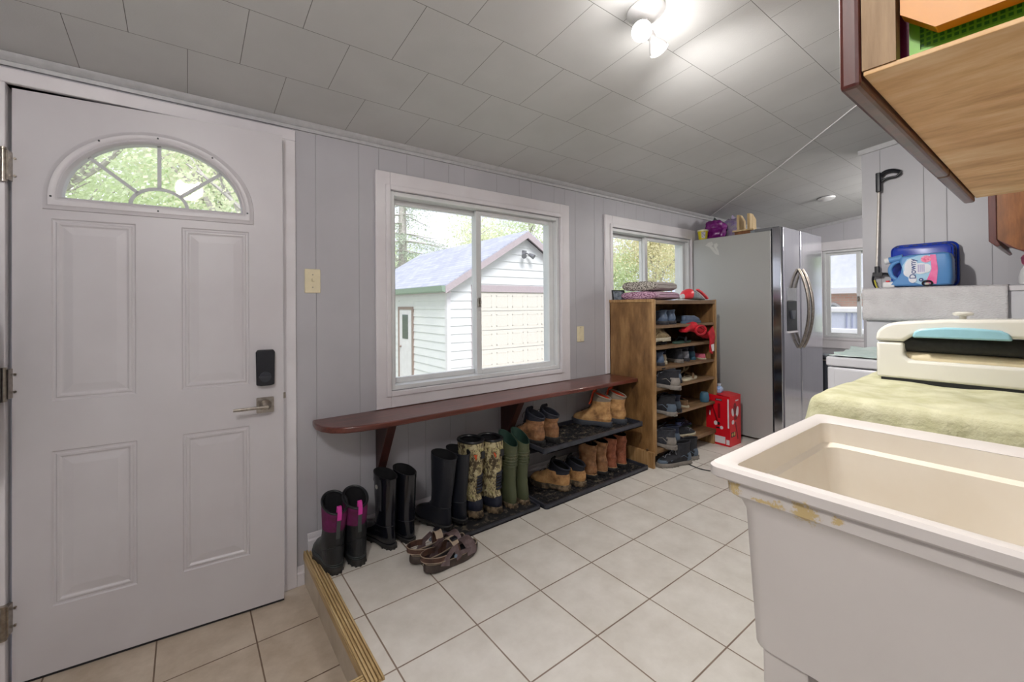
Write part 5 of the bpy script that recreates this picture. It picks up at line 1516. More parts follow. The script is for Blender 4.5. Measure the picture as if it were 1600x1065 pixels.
# fabric softener jug lying on its side, neck to the left
M_JUG = plain('sky_blue_plastic', (96, 150, 206), 0.3, c2=(86, 140, 198), ns=6)
jg = thing('softener_jug', 'large sky blue fabric softener jug lying on its side, white cap to the left', 'bottle', (2.905, -1.375, CZ))
# local: -x towards the room, y: +y to the left (neck), z up
def jy(y): return -y
out = [(-.150, .010), (-.156, .08), (-.150, .175), (-.140, .186), (-.06, .192), (.035, .186), (.085, .180), (.118, .186), (.135, .186), (.135, .158), (.120, .150), (.120, .110), (.085, .035), (.04, .012)]
out = [(-y if False else y, z) for y, z in out]
hole = [(.112, .055), (.112, .125), (.095, .148), (.075, .140), (.066, .118), (.066, .080), (.085, .058)]
# body: broad part, shoulder and neck, plus a handle loop
body_ = [(-.150, .008), (-.157, .05), (-.155, .15), (-.146, .186), (-.120, .194), (.0, .190), (.060, .182), (.066, .150), (.058, .120), (.062, .085), (.078, .055), (.112, .018), (.118, .006), (-.05, .002)]
def puff(poly, x0, x1, e=0.014):
    c = (sum(p[0] for p in poly)/len(poly), sum(p[1] for p in poly)/len(poly))
    def sc(k): return [(c[0]+(p[0]-c[0])*k, c[1]+(p[1]-c[1])*k) for p in poly]
    mb = MB(); w = x1-x0
    mb.loft([[(x, p[0], p[1]) for p in sc(k)] for x, k in ((x0, .90), (x0+w*.06, .97), (x0+w*.16, 1), (x1-w*.16, 1), (x1-w*.06, .97), (x1, .90))])
    return mb
puff(body_, -0.058, 0.058).build('jug_body', M_JUG, jg, bevel=0.004, seg=2)
mb = MB(); mb.tube([(0, .058, .178), (0, .095, .172), (0, .125, .168)], [0.022, 0.019, 0.018], 16); mb.build('neck', M_JUG, jg)
mb = MB(); mb.tube([(0, .121, .168), (0, .142, .164)], [0.0205, 0.0195], 18); mb.build('cap', plain('white_cap', (226, 226, 226), 0.4), jg)
mb = MB(); mb.tube(cr([(0, .075, .160), (0, .102, .145), (0, .118, .112), (0, .110, .072), (0, .088, .048), (0, .070, .040)], 5), 0.0115, 12); mb.build('handle', M_JUG, jg)
mb = MB(); mb.tube([(0, .06, .026), (0, .11, .022), (0, .120, .020)], [.024, .021, .018], 14); mb.build('shoulder', M_JUG, jg)
# label on the room face
lf = -0.0595
def lab(name, polys, mat, parent, x=lf, th=0.0012):
    mb = MB()
    for k_, p in enumerate(polys): mb.prism(p, 'x', x-th-0.0003*k_, x+0.0006)
    return mb.build(name, mat, parent, smooth=False)
lb = lab('label_panel', [[(-.093, .012), (-.100, .10), (-.092, .182), (-.02, .182), (.030, .165), (.052, .125), (.045, .080), (.010, .030), (-.03, .012)]], plain('pale_blue_label', (150, 196, 226), 0.4, c2=(168, 208, 232), ns=12), jg)
lab('pink_panel', [[(-.093, .014), (-.100, .10), (-.092, .180), (-.068, .182), (-.074, .10), (-.048, .020)]], plain('hot_pink_label', (232, 80, 150), 0.4, c2=(238, 110, 168), ns=30), lb, lf-0.0012)
lab('rose_print', [ell(-.052, .158, .022, .020, 18)], plain('rose_pink', (228, 84, 132), 0.5, c2=(244, 150, 178), ns=70), lb, lf-0.0024)
M_WCL = plain('white_cloud_label', (226, 228, 236), 0.45)
lab('cloud_print', [ell(.012, .115, .030, .050, 20), ell(-.028, .105, .034, .032, 20), ell(-.052, .105, .020, .026, 18), ell(.022, .085, .024, .026, 18), ell(0.006, .045, .018, .022, 16)], M_WCL, lb, lf-0.0030)
lab('round_mark', [ell(-.030, .040, .010, .010, 14)], plain('navy_print', (36, 64, 130), 0.5), lb, lf-0.0042)
lab('round_mark_ring', [ell(-.030, .040, .004, .004, 10)], M_WCL, lb, lf-0.0054)
cu = bpy.data.curves.new('lettering', 'FONT'); cu.body = 'Downy'; cu.size = 0.040; cu.extrude = 0.0006; cu.align_x = 'CENTER'; cu.align_y = 'CENTER'; cu.offset = 0.0004
tx = bpy.data.objects.new('lettering', cu); C.objects.link(tx); cu.materials.append(plain('navy_print', (36, 64, 130), 0.5))
# text plane faces -x, reading upwards
me_ = bpy.data.meshes.new_from_object(tx, depsgraph=bpy.context.evaluated_depsgraph_get())
bpy.data.objects.remove(tx)
tx = bpy.data.objects.new('lettering', me_); C.objects.link(tx); tx.parent = lb
tx.matrix_local = Matrix.Translation((lf-0.0052, 0.004, 0.105)) @ Matrix(((0, 0, -1, 0), (0, 1, 0, 0), (1, 0, 0, 0), (0, 0, 0, 1)))
lab('small_print', [rq(-.045+.008*i, -.041+.008*i, .085, .128) for i in range(4)], plain('lilac_print', (176, 160, 206), 0.5), lb, lf-0.0042)
r = thing('small_bottle', 'small white bottle with a red cap lying left of the blue jug', 'bottle', (2.86, -1.262, CZ))
mb = MB(); mb.rbox(-.012, .02, -.024, .03, 0, .034, .008, 'y'); mb.build('bottle_body', plain('white_cap', (226, 226, 226), 0.4), r, bevel=0.003)
mb = MB(); mb.lathe([(0.010, 0.034), (0.010, 0.042)], 14, (0, 0.008, 0)); mb.build('cap', M_REDP, r)
r = thing('black_ring', 'small black ring shaped thing lying in front of the blue jug', 'ring', (2.832, -1.432, CZ))
mb = MB(); mb.tube([(0, .020*math.cos(2*PI*i/18), .0185+.014*math.sin(2*PI*i/18)) for i in range(18)], .0045, 8, closed=True); mb.build('ring_body', M_DARK, r)
mb = MB(); mb.rbox(-.004, .004, -.008, .008, .010, .022, .003, 'x'); mb.build('ring_core', M_STEEL, r)
r = thing('spray_bottle', 'pink and white bottle at the right edge of the cabinet top', 'bottle', (2.95, -1.800, CZ))
mb = MB(); mb.lathe([(0.034, 0), (0.037, 0.006), (0.037, 0.04), (0.03, 0.075), (0.017, 0.10)], 22); mb.build('bottle_body', plain('white_cap', (226, 226, 226), 0.4), r)
mb = MB(); mb.lathe([(0.018, 0.098), (0.026, 0.11), (0.029, 0.14), (0.02, 0.155)], 20); mb.build('cap', plain('pink_cap', (232, 120, 156), 0.35), r)

# reaching tool leaning on the partition
M_ALU = plain('aluminium_tube', (212, 206, 198), 0.35, 0.3, c2=(204, 198, 190))
gb = thing('reacher_grabber', 'long reaching grabber with black handle and claw leaning on the partition wall', 'grabber', (3.095, -1.155, CZ-0.002))
mb = MB(); mb.tube([(0, 0.002, 0.14), (0.018, -0.010, 0.655)], 0.0075, 12); mb.build('shaft', M_ALU, gb)
mb = MB(); mb.rbox(-.012, .030, -.026, .002, .640, .765, .008, 'z'); mb.build('grip_housing', M_DARK, gb, bevel=0.003)
mb = MB(); mb.tube(cr([(.010, -.012, .735), (.010, -.045, .765), (.010, -.085, .765), (.010, -.120, .748)], 5), .017, 10, flat=0.7); mb.build('handle', M_DARK, gb)
mb = MB(); mb.tube(cr([(.010, -.014, .700), (.010, -.05, .722), (.010, -.10, .725), (.010, -.122, .745)], 5), .007, 10); mb.build('trigger', M_DARK, gb)
mb = MB(); mb.rbox(-.010, .012, -.012, .014, .105, .150, .006, 'z'); mb.rbox(-.008, .010, -.026, .024, .085, .112, .006, 'x')
mb.tube(cr([(0, .018, .10), (0, .024, .065), (0, .016, .03), (0, .004, .005)], 5), .007, 8)
mb.tube(cr([(0, -.018, .10), (0, -.050, .098), (0, -.080, .072), (0, -.088, .045)], 5), .007, 8); cw = mb.build('claw', M_DARK, gb)
mb = MB(); mb.tube(cr([(-.004, .014, .06), (-.004, .008, .03), (-.004, .000, .004)], 4), .005, 8); mb.build('claw_tip_pad', plain('yellow_pad', (206, 196, 70), 0.6), cw)

# bin between fridge and far wall
bn = thing('trash_bin', 'dark bin with a chrome topped lid between the refrigerator and the far window', 'bin', (4.46, -0.36, 0))
mb = MB(); mb.loft([rr(-.12, .12, -.14, .14, .03, 0), rr(-.13, .13, -.15, .15, .03, .60)]); mb.build('bin_body', plain('bin_grey', (52, 56, 64), 0.3, 0.3), bn)
mb = MB(); mb.loft([rr(-.135, .135, -.155, .155, .03, .60), rr(-.135, .135, -.155, .155, .03, .63), rr(-.11, .11, -.13, .13, .03, .655)]); mb.build('lid', M_DARK, bn)
mb = MB(); mb.loft([rr(-.137, .137, -.157, .157, .03, .605), rr(-.137, .137, -.157, .157, .03, .618)]); mb.build('chrome_band', M_STEEL, bn)

# ------------------------------------------------------------------ wall cabinets
M_CABR = wood('cherry_door', (58, 26, 22), (84, 38, 32), (100, 48, 40), 0.35, (14, 14, 1.5), 3, 0.03, coat=0.2)
M_PLYB = wood('birch_plywood', (180, 126, 72), (224, 178, 120), (243, 212, 164), 0.5, (7, 2.0, 7), 2.4, 0.06)
M_TANW = wood('tan_wood', (112, 84, 50), (148, 116, 76), (170, 138, 96), 0.5, (14, 14, 1.4), 3, 0.04)
KX0, KX1, KF = 0.150, 1.215, -1.770
kc = thing('wall_cabinet', 'upper wall cabinet with dark cherry doors and an open near end showing trays', 'cabinet', (0, 0, 0))
mb = MB(); mb.box(KX0+0.002, KX1, -2.13, KF-0.002, 1.450, 1.456); mb.build('bottom_panel', M_PLYB, kc, smooth=False, bevel=0.001)
mb = MB(); mb.box(KX0, KX0+0.02, KF-0.034, KF-0.001, 1.456, 2.16); mb.box(KX0, KX1, KF-0.018, KF-0.001, 2.12, 2.16); mb.box(KX1-0.03, KX1, KF-0.018, KF-0.001, 1.466, 2.12); mb.build('face_frame', M_TANW, kc, smooth=False)
mb = MB(); mb.box(KX0, KX1, -2.13, KF, 2.16, 2.178); mb.build('top_panel', M_PLYB, kc, smooth=False)
mb = MB(); mb.box(KX1-0.016, KX1, -2.13, KF-0.018, 1.466, 2.16); mb.build('side_panel', M_TANW, kc, smooth=False)
mb = MB(); mb.box(KX0, KX1, -2.136, -2.13, 1.45, 2.17); mb.build('back_panel', M_PLYB, kc, smooth=False)
for a, b in ((KX0-0.004, 0.80), (0.806, KX1+0.002)):
    mb = MB(); mb.box(a, b, KF, KF+0.022, 1.438, 2.17); mb.build('door', M_CABR, kc, smooth=False, bevel=0.005)
M_MAG = plain('magenta_plastic', (150, 24, 88), 0.4)
M_ORG = plain('orange_plastic', (214, 140, 24), 0.4, c2=(202, 128, 18), ns=6)
def grid_mat():
    t = NT('green_grid'); t.set(0.45)
    br = t.n('ShaderNodeTexBrick', offset=0.0, squash=1.0)
    for k, val in (('Scale', 1.0), ('Mortar Size', 0.0012), ('Mortar Smooth', 0.1), ('Bias', 0.0), ('Brick Width', 0.006), ('Row Height', 0.006)): br.inputs[k].default_value = val
    t.l(t.map((1, 1, 1), (0, 0, 0), (0, PI/2, 0)), br.inputs['Vector'])
    t.color(t.mix(br.outputs['Fac'], lin((58, 130, 20)), lin((120, 192, 40)))); t.bump(br.outputs['Fac'], 0.6, 0.003)
    return t.m
def tray_up(name, label, x, y1, y0, z0, z1, mat, ch=0.0, d=0.02, rim=0.010, face=None):
    r = thing(name, label, 'tray', (x, 0, 0))
    def outl(i):
        a, b, c, e = y1-i, y0+i, z0+i, z1-i
        return [(a-ch, c), (a, c+ch), (a, e), (b, e), (b, c)] if ch else [(a, c), (a, e), (b, e), (b, c)]
    mb = MB()
    mb.loft([[(0, *p) for p in outl(0)], [(d, *p) for p in outl(0)], [(d, *p) for p in outl(rim*0.4)], [(0.003, *p) for p in outl(rim)]], False, False)
    mb.loft([[(0, *p) for p in outl(0)], [(0.0, *p) for p in outl(rim)]], False, False)
    mb.build('tray_rim', mat, r, smooth=False, bevel=0.001)
    mb = MB(); mb.prism(outl(rim*0.9), 'x', 0.004, 0.007); mb.build('tray_base', face or mat, r, smooth=False)
    return r
tray_up('plastic_tray', 'magenta plastic tray, rearmost of the three standing in the open cabinet end', 0.212, -1.797, -2.10, 1.4565, 1.80, M_MAG)
tray_up('plastic_tray', 'green gridded plastic tray standing between the magenta and orange trays', 0.186, -1.810, -2.09, 1.463, 1.74, plain('lime_plastic', (126, 200, 44), 0.4), face=grid_mat())
o_ = tray_up('plastic_tray', 'orange plastic tray with cut corner, foremost in the open cabinet end', 0.152, -1.808, -2.08, 1.479, 1.72, M_ORG, ch=0.030, rim=0.026)
bpy.data.objects[o_.name].location.z = 0.0
k2 = thing('wall_cabinet', 'brown wooden wall cabinet further along the right wall with a shaped lower edge', 'cabinet', (0, 0, 0))
M_CAB2 = wood('walnut_side', (92, 54, 26), (138, 86, 44), (166, 110, 62), 0.4, (10, 10, 1.5), 2.5, 0.04, coat=0.2)
mb = MB(); mb.prism([(-1.742, 2.12), (-1.742, 1.425), (-1.775, 1.395), (-1.80, 1.375), (-1.84, 1.362), (-2.13, 1.362), (-2.13, 2.12)], 'x', 2.2, 2.22); mb.build('side_panel', M_CAB2, k2, smooth=False)
mb = MB(); mb.box(2.22, 2.795, -2.13, -1.742, 1.43, 2.12); mb.build('cabinet_body', M_CAB2, k2, smooth=False)
mb = MB(); mb.prism([(-1.718, 2.12), (-1.718, 1.418), (-1.742, 1.392), (-1.752, 1.399), (-1.742, 1.425), (-1.742, 2.12)], 'x', 2.195, 2.80); mb.build('door', M_CABR, k2, smooth=False, bevel=0.003)
mb = MB(); mb.prism([(-1.743, 1.424), (-1.776, 1.388), (-1.82, 1.362), (-1.86, 1.352), (-1.86, 1.362), (-1.80, 1.376)], 'x', 2.195, 2.225); mb.build('valance', M_CABR, k2, smooth=False)
mb = MB(); mb.ball((2.205, -1.835, 1.395), 0.010, 0.010, 0.006); mb.build('catch', M_STEEL, k2)

# ------------------------------------------------------------------ ceiling light and detector
nrm = Vector((0, -0.118, -1)).normalized()
cl_ = thing('ceiling_spotlight', 'white two bulb spotlight fixture on the sloping ceiling', 'ceiling light', (0.748, -1.035, ceil_z(-1.035)), rot=(math.atan(-0.118), 0, 0))
M_FIX = plain('fixture_white', (226, 226, 226), 0.35)
mb = MB(); mb.lathe([(0.064, 0.0), (0.066, -0.006), (0.060, -0.014), (0.036, -0.030), (0.030, -0.034)], 32); mb.build('canopy', M_FIX, cl_)
mb = MB(); mb.tube([(0, 0, -0.03), (-0.008, 0.0, -0.055), (0.0, 0.0, -0.075)], 0.008, 10); mb.build('stem', M_FIX, cl_)
M_BULB = emit('bulb_glow', (1.0, 0.97, 0.93), 9.0)
cam_dir = Vector((-0.45, -0.50, -0.62)).normalized()
for i, (p, dirv) in enumerate((((-0.035, 0.012, -0.080), cam_dir), ((0.040, 0.008, -0.092), Vector((0.70, 0.02, -0.55)).normalized()))):
    P0 = Vector(p); q = dirv.to_track_quat('Z', 'Y').to_matrix().to_4x4(); M = Matrix.Translation(P0) @ q
    def put(mb_):
        mb_.v = [tuple(M @ Vector(v)) for v in mb_.v]; return mb_
    hld = put(MB().lathe([(0.013, -0.045), (0.015, -0.042), (0.015, -0.012), (0.012, -0.008)], 16)).build('lamp_holder', M_FIX, cl_)
    bl = put(MB().lathe([(0.012, -0.012), (0.016, 0.0), (0.029, 0.022), (0.0335, 0.036)], 24)).build('bulb_body', M_FIX, hld)
    put(MB().lathe([(0.0335, 0.036), (0.0325, 0.043), (0.024, 0.048), (0.010, 0.050)], 24)).build('bulb_face', M_BULB, hld)
    Ld = bpy.data.lights.new('bulb_light', 'POINT'); Ld.energy = BULB; Ld.shadow_soft_size = 0.035; Ld.color = (1.0, 0.965, 0.93)
    Lo = bpy.data.objects.new('bulb_light', Ld); C.objects.link(Lo); Lo.parent = cl_; Lo.location = P0+dirv*0.095
    Sd = bpy.data.lights.new('bulb_beam', 'SPOT'); Sd.energy = SPOT; Sd.spot_size = math.radians(150); Sd.spot_blend = 1.0; Sd.shadow_soft_size = 0.035; Sd.color = (1.0, 0.965, 0.93)
    So = bpy.data.objects.new('bulb_beam', Sd); C.objects.link(So); So.parent = cl_; So.location = P0+dirv*0.060; So.rotation_euler = (dirv).to_track_quat('-Z', 'Y').to_euler()
dt = thing('smoke_detector', 'round white smoke detector on the ceiling past the refrigerator', 'smoke detector', (4.17, -0.565, ceil_z(-0.565)), rot=(math.atan(-0.118), 0, 0))
mb = MB(); mb.lathe([(0.068, 0.0), (0.070, -0.008), (0.066, -0.020), (0.040, -0.030)], 28); mb.build('detector_body', M_FIX, dt)
mb = MB(); mb.lathe([(0.0705, -0.002), (0.0715, -0.007)], 28); mb.build('mounting_ring', plain('hinge_grey', (110, 112, 116), 0.5), dt)
# added fill lamps, out of view: one behind the camera, one past the partition
def fill_globe(name, label, x, y, energy):
    r = thing(name, label, 'ceiling light', (x, y, ceil_z(y)))
    mb = MB(); mb.lathe([(0.08, 0.012), (0.08, -0.02), (0.06, -0.03)], 24); mb.build('canopy', M_FIX, r)
    mb = MB(); mb.ball((0, 0, -0.075), 0.075, 0.075, 0.06); mb.build('fill_globe', emit('fill_globe_glow', (1, .97, .93), 3.0), r)
    L = bpy.data.lights.new('fill_globe_light', 'POINT'); L.energy = energy; L.shadow_soft_size = 0.09; L.color = (1, .965, .93)
    o = bpy.data.objects.new('fill_globe_light', L); C.objects.link(o); o.parent = r; o.location = (0, 0, -0.17)
fill_globe('fill_lamp', 'added round frosted fill lamp, out of view, above the entry corner of the room', -0.95, -1.75, BACK_FILL)
fill_globe('fill_lamp', 'added round frosted fill lamp, out of view, in the alcove past the partition wall', 4.25, -1.55, ALCOVE_FILL)

# grey coat hanging at the left edge
ct = thing('coat', 'grey coat sleeve hanging at the far left edge beside the door hinges', 'coat', (-1.045, 0.075, 0.72))
mb = MB(); mb.tube([(0, 0, 0.0), (-.004, 0, 0.02), (-.01, 0, 0.2), (-.03, .01, 0.45), (-.09, .02, .62)], [0.030, 0.045, 0.052, 0.055, 0.05], 16); mb.build('sleeve', plain('grey_wool', (98, 96, 104), 0.95, bump=0.3), ct)
mb = MB(); mb.tube([(-.17, .02, -.1), (-.17, .02, .5), (-.14, .03, .66), (-.14, .05, .72)], [0.10, 0.11, 0.09, 0.03], 18); mb.build('coat_body', plain('grey_wool', (98, 96, 104), 0.95, bump=0.3), ct)

# ------------------------------------------------------------------ outdoors
GZ = -0.92
M_GRASS = plain('lawn', (162, 170, 148), 0.9, c2=(180, 184, 166), ns=3)
M_DRIVE = plain('gravel_drive', (186, 182, 176), 0.9, c2=(170, 166, 160), ns=20)
mb = MB(); mb.box(-60, 90, 0.45, 90, GZ-0.3, GZ); mb.box(X1+0.2, 90, -60, 0.45, GZ-0.3, GZ); o = mb.build('ground', M_GRASS, smooth=False); struct(o)
mb = MB(); mb.box(4.4, 40, 3.0, 6.98, GZ, GZ+0.012); struct(mb.build('driveway', M_DRIVE, smooth=False))

M_SIDING = plain('white_siding', (226, 226, 226), 0.5, c2=(220, 221, 222), ns=2)
M_SOFF = plain('taupe_trim', (186, 172, 176), 0.5, c2=(178, 165, 168))
M_GREENG = plain('green_gutter', (146, 164, 148), 0.4)
M_BROWNT = plain('brown_trim', (150, 132, 124), 0.6)
def shingles():
    t = NT('roof_shingles'); t.set(0.85)
    br = t.n('ShaderNodeTexBrick', offset=0.5, squash=1.0)
    for k, val in (('Scale', 1.0), ('Mortar Size', 0.006), ('Mortar Smooth', 0.3), ('Bias', 0.0), ('Brick Width', 0.32), ('Row Height', 0.14)): br.inputs[k].default_value = val
    br.inputs['Color1'].default_value = (*lin((188, 190, 204)), 1); br.inputs['Color2'].default_value = (*lin((170, 172, 188)), 1); br.inputs['Mortar'].default_value = (*lin((140, 142, 156)), 1)
    mp = t.map((1, 1, 1), (0, 0, 0), (0, math.radians(30), PI/2)); t.l(mp, br.inputs['Vector'])
    t.color(br.outputs['Color']); t.bump(br.outputs['Fac'], 0.4, 0.01)
    return t.m
M_SHING = shingles()
def siding(mb, a0, a1, plane, z0, z1, axis, sgn, step=0.2, clip=None):
    """lapped boards: each tilts out at its lower edge"""
    z = z0
    while z < z1-1e-6:
        zt = min(z+step, z1)
        l0, l1 = (a0, a1) if clip is None else clip(z)
        m0, m1 = (a0, a1) if clip is None else clip(zt)
        lo, hi = plane+sgn*0.022, plane+sgn*0.004
        P = [(l0, lo, z), (l1, lo, z), (m1, hi, zt), (m0, hi, zt), (l0, plane, z), (l1, plane, z), (m1, plane, zt), (m0, plane, zt)]
        if axis == 'x': P = [(p[1], p[0], p[2]) for p in P]
        mb.add(P, [(0, 1, 2, 3), (4, 7, 6, 5), (0, 4, 5, 1), (3, 2, 6, 7), (0, 3, 7, 4), (1, 5, 6, 2)])
        z = zt
G0, G1, GY0, GY1 = 4.37, 9.00, 7.0, 13.2
GE, GA = 1.60, 3.00      # eave and apex height
gm = (G0+G1)/2; slope = (GA-GE)/(gm-G0)
gg = thing('garage', 'white sided garage with grey shingle gable roof and a wide overhead door', 'building', (0, 0, 0))
mb = MB(); mb.prism([(G0+.01, GZ), (G1-.01, GZ), (G1-.01, GE), (gm, GA-0.02), (G0+.01, GE)], 'y', GY0+.01, GY1); mb.build('wall_core', M_SIDING, gg, smooth=False)
def gclip(z):
    if z <= GE: return (G0, G1)
    k = (z-GE)/slope; return (G0+k, G1-k)
D0, D1, DZ = 5.19, 8.25, 1.50
mb = MB(); siding(mb, G0, D0, GY0, GZ, DZ, 'y', -1); siding(mb, D1, G1, GY0, GZ, DZ, 'y', -1)
siding(mb, G0, G1, GY0, DZ+0.0, GA-0.06, 'y', -1, clip=gclip); mb.build('front_siding', M_SIDING, gg, smooth=False)
mb = MB(); siding(mb, GY0, 8.85, G0, GZ, GE-0.02, 'x', -1); siding(mb, 9.85, GY1, G0, GZ, GE-0.02, 'x', -1); siding(mb, 8.85, 9.85, G0, 1.12, GE-0.02, 'x', -1); mb.build('side_siding', M_SIDING, gg, smooth=False)
mb = MB(); mb.box(G0-.03, G0+.07, GY0-.03, GY0+.07, GZ, GE); mb.build('corner_post', M_TRIM, gg, smooth=False)
th = 0.10
for sg in (-1, 1):
    e = 0.16
    xa, xb = (G0-e, gm) if sg < 0 else (gm, G1+e)
    za, zb = (GE-e*slope+0.10, GA+0.10) if sg < 0 else (GA+0.10, GE-e*slope+0.10)
    mb = MB(); mb.prism([(xa, za), (xb, zb), (xb, zb+0.04), (xa, za+0.04)], 'y', GY0-0.20, GY1+0.2); mb.build('roof_slope', M_SHING, gg, smooth=False)
    mb = MB(); mb.prism([(xa, za-0.16), (xb, zb-0.16), (xb, zb+0.01), (xa, za+0.01)], 'y', GY0-0.215, GY0-0.185); mb.build('barge_board', M_SOFF, gg, smooth=False)
    mb = MB(); mb.prism([(xa+.0, za-0.05), (xb, zb-0.05), (xb, zb-0.0), (xa, za-0.0)], 'y', GY0-0.19, GY0+0.02); mb.build('soffit', M_SOFF, gg, smooth=False)
ez = GE-0.16*slope
mb = MB(); mb.prism([(G0-.16, ez+.12), (G0-.26, ez+.12), (G0-.24, ez-.0), (G0-.16, ez-.03)], 'y', GY0-0.2, GY1+.2); mb.build('gutter', M_GREENG, gg, smooth=False)
mb = MB(); mb.box(G0-.16, G0, GY0-.18, GY1, ez-.04, ez-.02); mb.build('eave_soffit', M_SOFF, gg, smooth=False)
mb = MB()
for a, b, c, d in ((D0-.17, D0, GZ, DZ+.17), (D1, D1+.17, GZ, DZ+.17), (D0, D1, DZ, DZ+.17)): mb.box(a, b, GY0-.045, GY0, c, d)
mb.build('door_trim', M_SOFF, gg, smooth=False)
M_OHD = plain('cream_overhead_door', (222, 216, 206), 0.45)
mb = MB(); rows_, cols_ = 5, 6
H_ = (DZ-GZ)/rows_; W_ = (D1-D0)/cols_
for i in range(rows_):
    mb.box(D0, D1, GY0-.012, GY0, GZ+i*H_+.006, GZ+(i+1)*H_-.006)
    for j in range(cols_):
        a, b, c, d = D0+j*W_+.07, D0+(j+1)*W_-.07, GZ+i*H_+.09, GZ+(i+1)*H_-.09
        for p, q, s_, t_ in ((a, b, c, c+.02), (a, b, d-.02, d), (a, a+.02, c, d), (b-.02, b, c, d)): mb.box(p, q, GY0-.016, GY0-.012, s_, t_)
mb.build('overhead_door', M_OHD, gg, smooth=False)
mb = MB(); mb.box(G0-.035, G0, 8.93, 9.77, GZ+.05, 1.06); sdr = mb.build('side_door', M_TRIM, gg, smooth=False)
mb = MB(); mb.box(G0-.045, G0-.034, 9.18, 9.55, 0.25, 0.92); mb.build('pane', plain('dark_pane', (74, 86, 76), 0.1), sdr, smooth=False)
mb = MB(); mb.ball((G0-.06, 9.66, 0.02), .03); mb.build('knob', M_BROWNT, sdr)
mb = MB()
for a, b, c, d in ((8.85, 8.93, GZ, 1.14), (9.77, 9.85, GZ, 1.14), (8.93, 9.77, 1.06, 1.14)): mb.box(G0-.05, G0, a, b, c, d)
mb.build('side_door_trim', M_BROWNT, gg, smooth=False)
mb = MB(); mb.box(gm-.06, gm+.06, GY0-.06, GY0-.02, 2.52, 2.62)
for s_ in (-1, 1):
    mb.tube([(gm, GY0-.06, 2.57), (gm+s_*.12, GY0-.14, 2.50)], .02, 8); mb.tube([(gm+s_*.10, GY0-.12, 2.52), (gm+s_*.17, GY0-.24, 2.44)], [.04, .07], 12)
mb.build('flood_light', plain('flood_grey', (120, 120, 124), 0.4), gg)

# trees
def leafmat(name, a, b):
    t = NT(name); t.set(0.8)
    col = t.ramp(t.noise(1.2), [(0.35, lin(b)), (0.65, lin(a))]); t.color(col)
    tl = t.n('ShaderNodeBsdfTranslucent'); t.l(col, tl.inputs[0])
    mx = t.n('ShaderNodeMixShader'); mx.inputs[0].default_value = 0.5
    t.l(t.b.outputs[0], mx.inputs[1]); t.l(tl.outputs[0], mx.inputs[2]); t.l(mx.outputs[0], t.out.inputs[0])
    return t.m
M_LEAFY = leafmat('spring_leaf', (240, 241, 214), (226, 230, 192))
M_LEAFG = leafmat('green_leaf', (230, 238, 208), (214, 226, 186))
M_LEAFB = leafmat('bronze_leaf', (236, 228, 196), (218, 212, 172))
M_NEED = leafmat('spruce_needle', (212, 220, 204), (192, 202, 182))
M_BARK = plain('grey_bark', (192, 186, 180), 0.9, c2=(168, 162, 156), ns=12)
def leafcard(mb, p, s, rng):
    a = Vector((rng.uniform(-1, 1), rng.uniform(-1, 1), rng.uniform(-1, 1))).normalized(); b = a.orthogonal().normalized()
    c = a.cross(b)
    mb.add([p-b*s*0.5, p+c*s*0.28, p+b*s*0.5, p-c*s*0.28], [(0, 1, 2, 3)])
def tree(label, x, y, h, spread, mat, nleaf, ls, seed, name='tree', z0=GZ, low=0.25, group='trees beyond the yard'):
    rng = random.Random(seed); r = thing(name, label, 'tree', (x, y, z0), group=group)
    tk = MB(); tips = []
    def branch(p, d, L, rad, lvl):
        pts = [p]; q = p
        for k in range(4):
            d = (d+Vector((rng.uniform(-.22, .22), rng.uniform(-.22, .22), rng.uniform(-.05, .18)))).normalized(); q = q+d*L/4; pts.append(q)
            if lvl >= 1: tips.append(q)
        tk.tube(pts, [rad*(1-.16*k) for k in range(5)], 6 if lvl < 2 else 4)
        if lvl < 3:
            for k in range(4 if lvl == 0 else 3):
                i = rng.randint(1, 4) if lvl else rng.randint(2, 4)
                nd = (d*0.5+Vector((rng.uniform(-1, 1), rng.uniform(-1, 1), rng.uniform(-.1, .7)))).normalized()
                branch(pts[i], nd, L*rng.uniform(.5, .72), rad*.5, lvl+1)
    branch(Vector((0, 0, 0)), Vector((0, 0, 1)), h*0.5, h*0.022, 0)
    tk.build('trunk', M_BARK, r)
    mb = MB()
    for _ in range(nleaf):
        t = rng.choice(tips); o_ = Vector((rng.gauss(0, 1), rng.gauss(0, 1), rng.gauss(0, .8)))*spread
        p = t+o_
        if p.z < h*low*0.3: continue
        leafcard(mb, p, ls*rng.uniform(.6, 1.3), rng)
    mb.build('foliage', mat, r, smooth=False)
def spruce(label, x, y, h, seed):
    rng = random.Random(seed); r = thing('spruce_tree', label, 'tree', (x, y, GZ))
    mb = MB(); mb.tube([(0, 0, 0), (0, 0, h*.5), (0, 0, h)], [0.26, .18, .02], 10); mb.build('trunk', M_BARK, r)
    bb, nn = MB(), MB()
    z = 1.2
    while z < h-0.3:
        for k in range(5):
            a = rng.uniform(0, 2*PI); L = (1-(z/h))*3.6+0.4; L *= rng.uniform(.7, 1.1)
            pts = []
            for i in range(8):
                t = i/7; pts.append(Vector((math.cos(a)*L*t, math.sin(a)*L*t, z-0.55*L*t*t*0.6+0.18*t**4*L)))
            bb.tube(pts, [.035*(1-.8*i/7) for i in range(8)], 4)
            for _ in range(int(46*L)):
                i = rng.randint(1, 6); t = rng.random(); p = pts[i].lerp(pts[i+1], t)
                dr = Vector((rng.gauss(0, .13), rng.gauss(0, .13), -abs(rng.gauss(0, .20))))
                leafcard(nn, p+dr, rng.uniform(.05, .13), rng)
        z += rng.uniform(.32, .5)
    bb.build('branch', M_BARK, r); nn.build('foliage', M_NEED, r, smooth=False)
spruce('tall drooping spruce standing behind the garage at its left', 7.95, 18.0, 12.5, 5)
